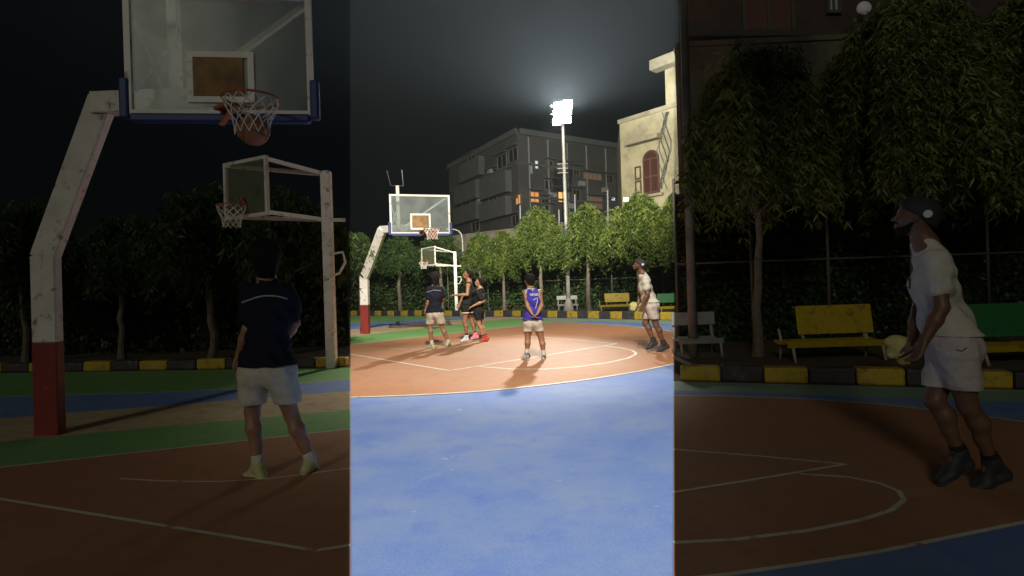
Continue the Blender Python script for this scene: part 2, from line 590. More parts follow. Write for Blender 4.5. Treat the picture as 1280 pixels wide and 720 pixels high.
def side_hoop(base, top, bR, bL, zb, zt, rimc, armtop, armbot, label, r):
    root = thing('basketball_hoop', label, 'basketball hoop', base)
    Z = Vector((0, 0, 1))
    p = MB(); p.beam(base, hz_(base, top), .17, .17, Vector((0, 1, 0)))
    p.build('pole', white_paint, root, bevel=0.01)
    d = hz_(bL, 0) - hz_(bR, 0); w = d.length; d.normalize()
    n = Vector((-d.y, d.x, 0))
    if n.x > 0:
        n = -n
    c = (hz_(bL, 0) + hz_(bR, 0)) / 2
    c.z = (zb + zt) / 2; h = zt - zb
    ax = (d, n, Z)
    p = MB(); p.box(c, (w - .04, .012, h - .04), ax); p.build('backboard', glass_side, root)
    p = MB()
    for s in (-1, 1):
        p.box(c + d * (s * (w / 2 - .03)), (.06, .06, h), ax)
        p.box(c + Z * (s * (h / 2 - .03)), (w - .12, .06, .06), ax)
    p.build('board_frame', white_paint, root)
    p = MB()
    for s in (-1, 1):
        e = c + d * (s * w * .45)
        p.beam(hz_(e, zt - .05), hz_(base, armtop), .07, .07)
        p.beam(hz_(e, zb + .06), hz_(base, armbot), .07, .07)
    p.beam(hz_(base, armbot) , hz_(base, armbot) + Vector((.35, -.1, -.02)), .06, .06)
    p.build('arm', white_paint, root)
    t = MB()
    t.tube([hz_(base, 2.1) + Vector((.05, -.1, 0)), hz_(base, 2.12) + Vector((.3, -.1, .02)), hz_(base, 1.95) + Vector((.34, -.1, 0)), hz_(base, 1.75) + Vector((.22, -.1, 0)), hz_(base, 1.7) + Vector((.05, -.1, 0))], .025, 6)
    t.build('crank_handle', white_paint, root, True)
    rim_net(root, rimc, r, .4, 10)
    p = MB(); p.beam(rimc + (c - rimc).normalized() * r * .9, hz_(c, rimc.z), .12, .03)
    p.build('rim_bracket', orange_iron, root)
    return root

base = G(571, 391.8)
Zs = base.y
side_hoop(base, at(569, 314.5, Zs).z, at(544, 320, Zs - .8), at(527, 320, Zs + .8), at(536, 332, Zs).z, at(536, 309, Zs).z, at(529.5, 327.5, Zs - .3), at(570, 316, Zs).z, at(570, 332.5, Zs).z,
          'small white side-on hoop behind the lit players, its pole beside the tall player', .26)
base = G(415, 460)
Zs = base.y
side_hoop(base, at(412, 214, Zs).z, at(335, 235, Zs - .25), at(281, 235, Zs + .3), at(306, 272, Zs).z, at(306, 199, Zs).z, at(289, 257, Zs - .1), at(412, 218, Zs).z, at(412, 275, Zs).z,
          'dim white side-on hoop behind the man in white shorts on the left', .25)

# ------------------------------------------------------------------ people: distance fields turned into one skin each
def prims_field(prims, cell, cuts=(), fold=None, pad=0.03):
    P = []
    for pr in prims:
        a, b, ra, rb, k = pr
        P.append((np.array(a, float), np.array(b, float), ra, rb, k))
    lo = np.min([np.minimum(a, b) - max(ra, rb) for a, b, ra, rb, k in P], 0) - pad
    hi = np.max([np.maximum(a, b) + max(ra, rb) for a, b, ra, rb, k in P], 0) + pad
    n = np.ceil((hi - lo) / cell).astype(int) + 1
    f = np.full(n, 1.0, np.float32)
    ax = [lo[i] + cell * np.arange(n[i]) for i in range(3)]
    for a, b, ra, rb, k in P:
        m_ = max(ra, rb) + max(k, 0.0) + 2 * cell + 0.02
        l = np.maximum(np.floor((np.minimum(a, b) - m_ - lo) / cell).astype(int), 0)
        h = np.minimum(np.ceil((np.maximum(a, b) + m_ - lo) / cell).astype(int) + 1, n)
        if np.any(h <= l):
            continue
        X, Y, Zz = np.meshgrid(ax[0][l[0]:h[0]], ax[1][l[1]:h[1]], ax[2][l[2]:h[2]], indexing='ij')
        ab = b - a
        L2 = max(float(ab @ ab), 1e-9)
        t = np.clip(((X - a[0]) * ab[0] + (Y - a[1]) * ab[1] + (Zz - a[2]) * ab[2]) / L2, 0, 1)
        dd = np.sqrt((X - a[0] - t * ab[0]) ** 2 + (Y - a[1] - t * ab[1]) ** 2 + (Zz - a[2] - t * ab[2]) ** 2) - (ra + (rb - ra) * t)
        sub = f[l[0]:h[0], l[1]:h[1], l[2]:h[2]]
        if k > 0:
            hh = np.maximum(k - np.abs(sub - dd), 0) / k
            f[l[0]:h[0], l[1]:h[1], l[2]:h[2]] = np.minimum(sub, dd) - hh * hh * k * 0.25
        else:
            f[l[0]:h[0], l[1]:h[1], l[2]:h[2]] = np.minimum(sub, dd)
    if fold or cuts:
        X, Y, Zz = np.meshgrid(*ax, indexing='ij')
        if fold:
            amp, fx, fz = fold
            f += amp * (np.sin(X * fx + 2.3 * np.sin(Zz * fz * .6) + Y * 9) * np.sin(Zz * fz + X * 11 + Y * 13) + .6 * np.sin(X * fx * 1.9 + Zz * fz * 1.3 + Y * fx))
        for p, nn in cuts:       # keep the side the normal points away from
            d = (X - p[0]) * nn[0] + (Y - p[1]) * nn[1] + (Zz - p[2]) * nn[2]
            f = np.maximum(f, d)
    return f, lo

def surface_nets(f, lo, cell):
    s = f < 0
    n = f.shape
    c = np.zeros((n[0] - 1, n[1] - 1, n[2] - 1), np.int8)
    for i in (0, 1):
        for j in (0, 1):
            for k in (0, 1):
                c += s[i:n[0] - 1 + i, j:n[1] - 1 + j, k:n[2] - 1 + k]
    act = (c > 0) & (c < 8)
    idx = np.full(act.shape, -1, np.int64)
    I = np.argwhere(act)
    idx[act] = np.arange(len(I))
    acc = np.zeros((len(I), 3)); cnt = np.zeros(len(I))
    corners = [(i, j, k) for i in (0, 1) for j in (0, 1) for k in (0, 1)]
    for p in corners:
        for axn in range(3):
            if p[axn] == 1:
                continue
            q = list(p); q[axn] = 1
            fp = f[I[:, 0] + p[0], I[:, 1] + p[1], I[:, 2] + p[2]]
            fq = f[I[:, 0] + q[0], I[:, 1] + q[1], I[:, 2] + q[2]]
            ch = (fp < 0) != (fq < 0)
            t = np.where(ch, fp / np.where(ch, fp - fq, 1), 0)
            pt = np.array(p, float)[None, :].repeat(len(I), 0)
            pt[:, axn] += t
            acc[ch] += pt[ch]; cnt[ch] += 1
    V = lo + cell * (I + acc / np.maximum(cnt, 1)[:, None])
    F_ = []
    for axn in range(3):
        u, v = (axn + 1) % 3, (axn + 2) % 3
        sl0 = [slice(None)] * 3; sl1 = [slice(None)] * 3
        sl0[axn] = slice(0, n[axn] - 1); sl1[axn] = slice(1, n[axn])
        for sl in (sl0, sl1):
            sl[u] = slice(1, n[u] - 1); sl[v] = slice(1, n[v] - 1)
        a = s[tuple(sl0)]; b = s[tuple(sl1)]
        for sign in (0, 1):
            E = np.argwhere((a & ~b) if sign == 0 else (~a & b))
            if not len(E):
                continue
            E[:, u] += 1; E[:, v] += 1
            def cellidx(du, dv):
                q = E.copy(); q[:, u] += du; q[:, v] += dv
                return idx[q[:, 0], q[:, 1], q[:, 2]]
            q4 = [cellidx(-1, -1), cellidx(0, -1), cellidx(0, 0), cellidx(-1, 0)]
            if sign == 1:
                q4 = q4[::-1]
            F_.append(np.stack(q4, 1))
    Fq = np.concatenate(F_)
    Fq = Fq[(Fq >= 0).all(1)]
    return V, Fq

def field_obj(name, prims, cell, mt, parent=None, cuts=(), fold=None):
    f, lo = prims_field(prims, cell, cuts, fold)
    V, Fq = surface_nets(f, lo, cell)
    me = bpy.data.meshes.new(name)
    me.from_pydata(V.tolist(), [], Fq.tolist())
    me.polygons.foreach_set('use_smooth', [True] * len(me.polygons))
    me.materials.append(mt)
    me.update()
    o = bpy.data.objects.new(name, me)
    COL.objects.link(o)
    if parent is not None:
        o.parent = parent
    return o

def lerp(a, b, t):
    return a + (b - a) * t

def skin(name, c):
    return mat(name, c, 0.5, (14, tuple(x * .8 for x in c), 0.4, 0.7))

def cloth(name, c, c2=None):
    return mat(name, c, 0.85, (12, c2 or tuple(x * .82 for x in c), 0.4, 0.7), 0.8, 17, spec=0.2)

def hand_prims(w, dirv, palm_n, s, curl=0.5, thumb_side=1):
    """palm, four unequal bent fingers, thumb from the palm's side; w: wrist."""
    d = dirv.normalized()
    nrm = (palm_n - d * palm_n.dot(d)).normalized()
    side = d.cross(nrm).normalized() * thumb_side
    out = []
    pc = w + d * .045 * s
    pe = w + d * .09 * s
    for q in (-.027, -.009, .009, .027):
        out.append((w + d * .01 * s + side * q * .6 * s, pe + side * q * s, .014 * s, .0125 * s, .014 * s))
    for q, ln in ((.029, .07), (.010, .08), (-.010, .075), (-.029, .058)):
        b0 = pe + side * q * s - d * .008 * s
        a1 = curl * .55; a2 = curl * 1.25; a3 = curl * 1.9
        b1 = b0 + (d * math.cos(a1) + nrm * math.sin(a1) + side * q * 1.5) * (ln * .45 * s)
        b2 = b1 + (d * math.cos(a2) + nrm * math.sin(a2) + side * q) * (ln * .32 * s)
        b3 = b2 + (d * math.cos(a3) + nrm * math.sin(a3)) * (ln * .27 * s)
        out += [(b0, b1, .0095 * s, .0088 * s, .006 * s), (b1, b2, .0088 * s, .008 * s, .004 * s), (b2, b3, .008 * s, .0068 * s, .004 * s)]
    t0 = w + d * .025 * s + side * .024 * s
    t1 = t0 + (d * .75 + side * .62 + nrm * .25).normalized() * .042 * s
    t2 = t1 + (d * .95 + side * .12 + nrm * .35).normalized() * .034 * s
    out += [(t0, t1, .0135 * s, .0105 * s, .01 * s), (t1, t2, .0105 * s, .008 * s, .005 * s)]
    return out

def person(spec):
    Zp, nr, cell = spec['Z'], spec.get('near', False), spec['cell']
    ox, oy, sc = spec['zoom']
    J = {}
    for k, v in spec['J'].items():
        px, py = ox + v[0] / sc, oy + v[1] / sc
        if nr:
            px, py = near(px, py)
        J[k] = at(px, py, Zp + (v[2] if len(v) > 2 else 0))
    s = spec['s']
    fdir = Vector(spec['face']).normalized()
    bdir = Vector(spec.get('body', spec['face'])); bdir.z = 0; bdir.normalize()
    Z = Vector((0, 0, 1))
    hd = J['head']
    side = fdir.cross(Z).normalized()
    up = side.cross(fdir).normalized()
    sk = spec['skin']
    pr = []
    neck, shl, shr = J['neck'], J['shl'], J['shr']
    hipl, hipr = J['hipl'], J['hipr']
    pel = (hipl + hipr) / 2 + Z * .06 * s
    # head
    pr.append((hd + up * .03 * s - fdir * .022 * s, hd + up * .035 * s + fdir * .022 * s, .086 * s, .080 * s, .02))
    pr.append((hd + up * .0 * s + fdir * .02 * s, hd - up * .075 * s + fdir * .045 * s, .072 * s, .040 * s, .03 * s))
    pr.append((hd - up * .07 * s + fdir * .058 * s + side * .012 * s, hd - up * .07 * s + fdir * .058 * s - side * .012 * s, .026 * s, .026 * s, .02 * s))
    # brow, nose, lips, eyes sockets hint, ears
    pr.append((hd + up * .028 * s + fdir * .088 * s - side * .03 * s, hd + up * .028 * s + fdir * .088 * s + side * .03 * s, .012 * s, .012 * s, .015 * s))
    pr.append((hd + up * .015 * s + fdir * .092 * s, hd - up * .026 * s + fdir * .114 * s, .008 * s, .0125 * s, .01 * s))
    for q in (-1, 1):
        pr.append((hd - up * .03 * s + fdir * .098 * s + side * q * .011 * s, hd - up * .03 * s + fdir * .1 * s + side * q * .012 * s, .008 * s, .008 * s, .006 * s))
        pr.append((hd - fdir * .004 * s + side * q * .083 * s + up * .02 * s, hd + fdir * .004 * s + side * q * .08 * s - up * .022 * s, .013 * s, .010 * s, .006 * s))
        pr.append((hd + up * .006 * s + fdir * .073 * s + side * q * .038 * s, hd - up * .02 * s + fdir * .07 * s + side * q * .04 * s, .018 * s, .018 * s, .02 * s))
    pr.append((hd - up * .054 * s + fdir * .094 * s - side * .017 * s, hd - up * .054 * s + fdir * .094 * s + side * .017 * s, .008 * s, .008 * s, .008 * s))
    pr.append((hd - up * .068 * s + fdir * .091 * s - side * .013 * s, hd - up * .068 * s + fdir * .091 * s + side * .013 * s, .008 * s, .008 * s, .008 * s))
    pr.append((hd - up * .04 * s - fdir * .02 * s, neck + Z * .0, .056 * s, .064 * s, .03 * s))
    # torso
    T = []
    a = lerp(shl, shr, .17); b = lerp(shl, shr, .83)
    ch = (shl + shr) / 2 - Z * .16 * s
    T.append((a - Z * .01, b - Z * .01, .062 * s, .062 * s, .04 * s))
    T.append((neck - Z * .02 * s, (a + b) / 2 - Z * .02 * s, .06 * s, .085 * s, .06 * s))
    cw = (b - a) * .27
    wst = lerp(ch, pel, .6)
    T.append((ch - cw, ch + cw, .103 * s, .103 * s, .06 * s))
    T.append((ch - cw * .9, wst - cw * .55, .098 * s, .09 * s, .06 * s))
    T.append((ch + cw * .9, wst + cw * .55, .098 * s, .09 * s, .06 * s))
    hw = (hipr - hipl) * .35
    T.append((wst - cw * .5, pel - hw, .09 * s, .1 * s, .06 * s))
    T.append((wst + cw * .5, pel + hw, .09 * s, .1 * s, .06 * s))
    T.append((pel - hw - bdir * .02, pel + hw - bdir * .02, .105 * s, .105 * s, .06 * s))
    pr += T
    A = {}
    for q, sh in (('l', shl), ('r', shr)):
        e, w = J['el' + q], J['ha' + q]
        A[q] = [(sh, sh, .056 * s, .056 * s, .04 * s), (sh, e, .052 * s, .039 * s, .03 * s), (e, lerp(e, w, .35), .039 * s, .041 * s, .02 * s), (lerp(e, w, .35), w, .041 * s, .026 * s, .02 * s)]
        pr += A[q]
        hdv = (w - e).normalized()
        if ('hd' + q) in spec:
            hdv = Vector(spec['hd' + q])
        pn = Vector(spec.get('pn' + q, bdir))
        pr += hand_prims(w, hdv, pn, s, spec.get('curl', .55), spec.get('th' + q, 1))
    Lg = {}
    for q, hp in (('l', hipl), ('r', hipr)):
        kn, an = J['kn' + q], J['an' + q]
        ax_ = (an - kn).normalized()
        back = -bdir
        calf = lerp(kn, an, .3) + back * .018 * s
        Lg[q] = [(hp, lerp(hp, kn, .45), .088 * s, .076 * s, .05 * s), (lerp(hp, kn, .45), kn, .076 * s, .055 * s, .03 * s), (kn, calf, .052 * s, .056 * s, .03 * s), (calf, lerp(kn, an, .65), .056 * s, .043 * s, .03 * s), (lerp(kn, an, .6), an, .044 * s, .036 * s, .02 * s),
                 (an, lerp(an, J['toe' + q], .4), .034 * s, .018 * s, .02 * s)]
        pr += Lg[q]
    body = field_obj('person', pr, cell, sk)
    tag(body, spec['label'], 'person', spec.get('group'))
    # shirt
    inf = spec.get('loose', .016)
    def grow(L, e):
        return [(x[0], x[1], x[2] + e, x[3] + e, x[4]) for x in L]
    S = grow(T, inf)
    cuts = [(neck + Z * spec.get('collar', .012) * s, Vector((0, 0, 1)) * .9 + bdir * .25)]
    hx = lerp(hipl, hipr, .5)
    hpx = (ox + 100 / sc, oy + spec['hem_y'] / sc)
    if nr:
        hpx = near(*hpx)
    hem = Vector((hx.x, hx.y, at(hpx[0], hpx[1], hx.y).z))
    si = spec.get('short_loose', .018)
    S += grow(T[5:], si + spec.get('flare', .014))
    if 'flare' not in spec:
        S += [(x[0] - Z * .12, x[1] - Z * .12, x[2] + si + .012, x[3] + si + .012, x[4]) for x in T[7:]]
    cuts.append((hem, Vector((0, 0, -1))))
    sl = spec.get('sleeve', .62)
    if sl > 0:
        for q, sh in (('l', shl), ('r', shr)):
            e = J['el' + q]
            end = lerp(sh, e, sl)
            S += [(sh, end, .06 * s + inf, .058 * s + inf, .05 * s)]
            # flat cuff: short overshoot trimmed by a plane is skipped, the round end is inside the fabric edge
    shirt = field_obj('shirt', S, cell, spec['shirt'], body, cuts, (.009 if nr else .0065, 21, 26))
    # shorts
    H = []
    sl_ = spec.get('short_len', .6)
    for q, hp in (('l', hipl), ('r', hipr)):
        kn = J['kn' + q]
        H += [(hp, lerp(hp, kn, .45), .088 * s + si, .08 * s + si, .03 * s), (lerp(hp, kn, .2), lerp(hp, kn, sl_ + .2), .082 * s + si, spec.get('short_w', .09) * s, .03 * s)]
    H += grow(T[5:], si)
    hz0 = sum(lerp(hp, J['kn' + q], sl_).z for q, hp in (('l', hipl), ('r', hipr))) / 2
    shorts = field_obj('shorts', H, cell, spec['shorts'], body, [(Vector((0, 0, hz0)), Vector((0, 0, -1))), (hem + Z * .07, Vector((0, 0, 1)))], (.007, 27, 15))
    if 'trim' in spec:
        Tm = [(x[0], x[1], x[2] + .004, x[3] + .004, x[4]) for x in H]
        field_obj('shorts_trim', Tm, cell, spec['trim'], body, [(Vector((0, 0, hz0 + .012)), Vector((0, 0, -1))), (Vector((0, 0, hz0 + .045)), Vector((0, 0, 1)))], (.0055, 27, 15))
    # socks and shoes
    for q in 'lr':
        kn, an, toe = J['kn' + q], J['an' + q], J['toe' + q]
        heel = J.get('heel' + q)
        if spec.get('sock') is not None:
            top = lerp(an, kn, spec.get('sock_h', .22))
            field_obj('sock', [(top, lerp(an, kn, .05), .046 * s, .043 * s, .01), (lerp(an, kn, .05), an, .043 * s, .043 * s, .01)], cell, spec['sock'], body, [(top, (kn - an).normalized())])
        fd = (toe - an)
        down = J['sole' + q] if ('sole' + q) in J else None
        fdn = Vector((fd.x, fd.y, 0))
        if heel is None:
            hl = an - fdn.normalized() * .055 * s
            hl.z = min(an.z - .05 * s, toe.z + .0)
            hl.z = toe.z
        else:
            hl = heel
        ball = lerp(hl, toe, .66)
        upv = (an - lerp(hl, toe, .25)).normalized()
        sd = (toe - hl).cross(upv).normalized()
        upv = sd.cross((toe - hl).normalized()).normalized()
        if upv.z < 0:
            upv = -upv
        wd = .017 * s
        Sh = [(hl + upv * .02 * s, an - upv * .0 * s, .033 * s, .042 * s, .03 * s),
              (hl + upv * .012 * s, lerp(hl, toe, .5) + upv * .014 * s, .033 * s, .033 * s, .03 * s),
              (ball + upv * .012 * s - sd * wd, toe - sd * wd * .5, .030 * s, .023 * s, .03 * s),
              (ball + upv * .012 * s + sd * wd, toe + sd * wd * .5, .030 * s, .023 * s, .03 * s),
              (an - upv * .01 * s, ball + upv * .014 * s, .041 * s, .028 * s, .04 * s)]
        shm = spec['shoe' + q] if ('shoe' + q) in spec else spec['shoe']
        pl = lerp(hl, toe, .5) - upv * .026 * s
        shoe = field_obj('shoe', Sh, cell * .8, shm, body, [(pl, -upv), (an + upv * .004 * s, upv)])
        if spec.get('sole') is not None:
            So = [(x[0] - upv * .004, x[1] - upv * .004, x[2] + .005, x[3] + .005, x[4]) for x in Sh[1:4]]
            sole = field_obj('sole', So, cell * .8, spec['sole'], shoe, [(pl - upv * .006, -upv), (pl + upv * .016 * s, upv)])
    # hair
    hr = spec.get('hair')
    if hr:
        Hh = [(hd + up * .045 * s - fdir * .04 * s, hd + up * .05 * s + fdir * .02 * s, .092 * s + hr['v'], .088 * s + hr['v'], .03),
              (hd + up * .03 * s - fdir * .045 * s, hd - up * hr['len'] * s - fdir * .05 * s, .085 * s + hr['v'], .06 * s + hr['v'], .03)]
        if hr.get('fringe'):
            Hh.append((hd + up * .085 * s + fdir * .04 * s, hd + up * .075 * s + fdir * .075 * s, .05 * s, .03 * s, .03))
        field_obj('hair', Hh, cell, hair_m, body, [(hd + fdir * .035 * s + up * .03 * s, (fdir - up * hr.get('cut', .75)).normalized())], (.003, 75, 68))
    if spec.get('cap'):
        c0 = hd + up * .04 * s
        field_obj('cap', [(c0 - fdir * .018 * s, c0 + fdir * .018 * s + up * .01 * s, .104 * s, .098 * s, .03), (c0 - fdir * .05 * s, c0 - fdir * .06 * s - up * .04 * s, .075 * s, .065 * s, .03)], cell * .8, spec['cap'], body,
                  [(hd + up * .028 * s + fdir * .02, (fdir * .45 - up * .9).normalized())])
        mb = MB()
        cb = hd + up * .045 * s - fdir * .055 * s
        vd = (cb - CAM).normalized()
        cb = cb - vd * .108 * s
        sx = vd.cross(Z).normalized(); sy = sx.cross(vd)
        ring = [cb + (sx * math.cos(2 * math.pi * i / 16) + sy * math.sin(2 * math.pi * i / 16)) * .024 * s for i in range(16)]
        ring2 = [p + vd * .03 * s for p in ring]
        mb.add(ring + ring2, [tuple(range(16))] + [(i, 16 + i, 16 + (i + 1) % 16, (i + 1) % 16) for i in range(16)])
        mb.build('cap_badge', badge_m, body)
    if spec.get('beard'):
        field_obj('beard', [(hd - up * .082 * s + fdir * .05 * s - side * .018 * s, hd - up * .082 * s + fdir * .05 * s + side * .018 * s, .027 * s, .027 * s, .02),
                            (hd - up * .088 * s + fdir * .058 * s, hd - up * .108 * s + fdir * .05 * s, .026 * s, .018 * s, .03),
                            (hd - up * .005 * s + fdir * .0 * s - side * .06 * s, hd - up * .08 * s + fdir * .035 * s - side * .038 * s, .014 * s, .022 * s, .02),
                            (hd - up * .005 * s + fdir * .0 * s + side * .06 * s, hd - up * .08 * s + fdir * .035 * s + side * .038 * s, .014 * s, .022 * s, .02)], cell * .7, hair_m, body,
                  [], (.002, 90, 80))
    # eyes
    for q in (-1, 1):
        eb = MB()
        eb.sphere(hd + up * .008 * s + fdir * .079 * s + side * q * .032 * s, .0135 * s, 12, 8)
        eb.build('eye', eye_m, body, True)
    return body, shirt, shorts, J

hair_m = mat('black hair', (0.012, 0.01, 0.009), 0.85, bump=0.8, bscale=120, spec=.2)
eye_m = mat('eye', (0.2, 0.17, 0.15), 0.3)
badge_m = mat('white badge', (0.6, 0.6, 0.6), 0.6)
sk1 = skin('skin warm', (0.36, 0.19, 0.105))
sk2 = skin('skin brown', (0.27, 0.135, 0.075))
sk3 = skin('skin deep', (0.17, 0.085, 0.05))
white_c = cloth('white cotton', (0.6, 0.57, 0.49), (0.52, 0.49, 0.42))
cream_c = cloth('cream cotton', (0.62, 0.57, 0.46))
pinkw_c = cloth('pale shorts', (0.55, 0.49, 0.46))
navy_c = cloth('navy cotton', (0.012, 0.014, 0.026))
black_c = cloth('black cotton', (0.013, 0.013, 0.014))
purple_c = cloth('blue violet jersey', (0.055, 0.045, 0.36))
lime_s = mat('lime shoe', (0.5, 0.52, 0.22), 0.6, (30, (0.62, 0.62, 0.5), 0.5, 0.6))
red_s = mat('red shoe', (0.4, 0.05, 0.035), 0.6)
pink_s = mat('pink shoe', (0.7, 0.16, 0.25), 0.6)
wht_s = mat('white shoe', (0.62, 0.65, 0.68), 0.6, (30, (0.5, 0.55, 0.6), 0.4, 0.6))
bw_s = mat('grey white shoe', (0.5, 0.5, 0.48), 0.6, (26, (0.06, 0.06, 0.07), 0.48, 0.54))
dk_s = mat('dark shoe', (0.03, 0.032, 0.038), 0.65)
sole_w = mat('pale sole', (0.6, 0.6, 0.55), 0.7)
sole_d = mat('dark sole', (0.05, 0.05, 0.05), 0.7)
sock_w = cloth('white sock', (0.68, 0.66, 0.6))
sock_k = cloth('black sock', (0.02, 0.02, 0.022))

def feetZ(px, py):
    return G(px, py).y

# man seen from behind in dark polo and pale shorts
B_J = dict(head=(140, 112), neck=(146, 168), shl=(104, 200, .03), shr=(190, 202, -.03), ell=(98, 290, -.03), hal=(76, 352, .03), elr=(214, 272, .06), har=(188, 318, .28),
           hipl=(116, 408), hipr=(180, 408, -.02), knl=(110, 492, .03), anl=(124, 618, .0), toel=(82, 652, .12), knr=(207, 500, .05), anr=(254, 610, .05), toer=(268, 634, .2), heelr=(240, 640, .02))
Bspec = dict(zoom=(520, 330, 6.26), J=B_J, s=1.0, face=(-.55, .8, .12), body=(-.25, 1, 0), skin=sk1, shirt=navy_c, shorts=cream_c, sock=sock_w, sock_h=.16, shoe=lime_s, sole=sole_w,
             hair=dict(v=.02, len=.085, cut=.3), sleeve=.62, hem_y=377, loose=.022, short_len=.7, short_w=.098, pnl=(1, 0, 0), pnr=(-1, 0, 0))
def stripe_on(shirt, spec, pts, w, mt, name='stripe'):
    """A narrow band laid on the cloth: points in the photograph's zoom coordinates dropped onto the mesh."""
    me = shirt.data
    bv = BVHTree.FromPolygons([v.co[:] for v in me.vertices], [tuple(p.vertices) for p in me.polygons])
    ox, oy, sc = spec['zoom']
    P = []
    for zx, zy in pts:
        px, py = ox + zx / sc, oy + zy / sc
        if spec.get('near'):
            px, py = near(px, py)
        d = ray(px, py).normalized()
        h = bv.ray_cast(CAM, d)
        if h[0] is not None:
            P.append(h[0] - d * .004)
    if len(P) < 2:
        return
    t = MB(); t.tube(P, w, 5)
    t.build(name, mt, shirt)

for nr in (False, True):
    sp = dict(Bspec)
    sp['near'] = nr
    if nr:
        sp['Z'] = feetZ(335, 597); sp['cell'] = .0065
        sp['label'] = 'man in navy polo and white shorts seen from behind on the dim left side'
    else:
        sp['Z'] = feetZ(546, 435); sp['cell'] = .0085
        sp['label'] = 'man in navy polo and white shorts with back turned on the lit court'
    b, shirt, sh, J = person(sp)
    stripe_on(shirt, sp, [(84, 222), (100, 216), (120, 209), (140, 205), (160, 205), (180, 208), (196, 213)], .006, mat('pale piping', (0.35, 0.4, 0.5), .8), 'shoulder_stripe')

# tall player in a black vest reaching left
person(dict(zoom=(520, 330, 6.26), Z=feetZ(588, 427.5), cell=.0085, s=1.04, face=(-.95, -.1, .32), body=(-1, -.1, 0), skin=sk2, shirt=black_c, shorts=black_c, trim=white_c, sock=sock_k, sock_h=.14,
            shoel=wht_s, shoer=pink_s, shoe=wht_s, sole=sole_w, hair=dict(v=.006, len=.03, fringe=True), sleeve=0, loose=.012, short_len=.4, hem_y=326, collar=.0,
            label='tall man in black vest reaching an arm out to the left',
            J=dict(head=(406, 86), neck=(416, 138), shl=(408, 168, -.16), shr=(424, 170, .17), ell=(402, 240, -.24), hal=(312, 242, -.22), elr=(376, 240, .28), har=(344, 306, .25),
                   hipl=(390, 346, -.08), hipr=(408, 346, .09), knl=(381, 452, -.08), anl=(396, 556, -.06), toel=(356, 601, -.08), heell=(404, 596, -.05), knr=(438, 455, .12), anr=(463, 538, .14), toer=(434, 580, .1), heelr=(484, 572, .14)),
            pnl=(0, 0, -1), pnr=(0, -1, 0), curl=.25))
# man in black tee and shorts with red shoes
person(dict(zoom=(520, 330, 6.26), Z=feetZ(599, 427.3), cell=.0085, s=.96, face=(-.93, -.1, .28), body=(-1, -.25, 0), skin=sk1, shirt=black_c, shorts=black_c, sock=sock_k, sock_h=.1, shoe=red_s, sole=red_s,
            hair=dict(v=.012, len=.03, fringe=True), sleeve=.75, loose=.024, short_len=.52, hem_y=345, short_w=.1,
            label='shorter man in black tee and black shorts with red shoes behind the tall player',
            J=dict(head=(496, 146), neck=(504, 192), shl=(484, 214, -.17), shr=(506, 214, .17), ell=(524, 292, -.22), hal=(448, 328, -.2), elr=(478, 280, .2), har=(440, 316, .12),
                   hipl=(484, 388, -.09), hipr=(496, 388, .09), knl=(494, 474, -.09), anl=(528, 562, -.08), toel=(502, 604, -.1), heell=(556, 596, -.06), knr=(512, 480, .1), anr=(542, 556, .12), toer=(520, 594, .1), heelr=(564, 588, .12)),
            pnl=(0, 0, -1), pnr=(0, 0, -1)))
# man in the blue jersey, hands behind his back
Asp = dict(zoom=(640, 335, 6.0), Z=feetZ(668, 449.5), cell=.0085, s=.95, face=(-.5, .85, .06), body=(-.15, 1, 0), skin=sk1, shirt=purple_c, shorts=white_c, sock=sock_w, sock_h=.3, shoe=bw_s, sole=sole_w,
           hair=dict(v=.004, len=.045), sleeve=0, loose=.012, short_len=.44, short_w=.1, hem_y=390, collar=-.0,
           label='man in blue violet basketball jersey with hands behind his back',
           J=dict(head=(131, 96), neck=(140, 146), shl=(102, 184, .02), shr=(206, 184, -.02), ell=(116, 284, -.08), hal=(150, 342, -.17), elr=(222, 280, -.06), har=(190, 346, -.16),
                  hipl=(122, 428), hipr=(190, 428), knl=(118, 532, .02), anl=(112, 634, .02), toel=(78, 672, .06), heell=(124, 668, .0), knr=(222, 538, .02), anr=(238, 646, .0), toer=(240, 678, .12), heelr=(238, 690, -.03)),
           pnl=(1, 0, .2), pnr=(-1, 0, .2), hdl=(.6, 0, -.8), hdr=(-.8, 0, -.6), curl=.7)
bA, shA, soA, JA = person(Asp)
num_m = mat('jersey print', (0.6, 0.6, 0.68), 0.7)
stripe_on(shA, Asp, [(160, 240), (172, 233), (190, 226), (192, 240), (188, 262), (182, 284), (177, 303)], .008, num_m, 'number_seven')
stripe_on(shA, Asp, [(100, 205), (104, 184), (112, 166), (122, 156)], .011, sock_w, 'armhole_trim')
stripe_on(shA, Asp, [(222, 205), (218, 184), (210, 166), (200, 157)], .011, sock_w, 'armhole_trim')
stripe_on(shA, Asp, [(118, 152), (132, 156), (150, 158), (170, 156), (186, 152)], .009, sock_w, 'collar_trim')
stripe_on(shA, Asp, [(155, 160), (156, 172)], .010, sock_w, 'collar_mark')
for k in range(9):       # the name on the back: letters too small to read in the photograph, as short strokes
    x = 136 + k * 9.2
    if k % 3 == 0:
        stripe_on(shA, Asp, [(x + 5, 190), (x, 191), (x, 198), (x + 5, 199), (x + 4, 207), (x, 207)], .006, num_m, 'name_letter')
    elif k % 3 == 1:
        stripe_on(shA, Asp, [(x, 207), (x + 2.5, 190), (x + 5, 207)], .006, num_m, 'name_letter')
    else:
        stripe_on(shA, Asp, [(x, 207), (x, 190), (x + 5, 192), (x + 5, 197), (x + 1, 199), (x + 5, 207)], .006, num_m, 'name_letter')

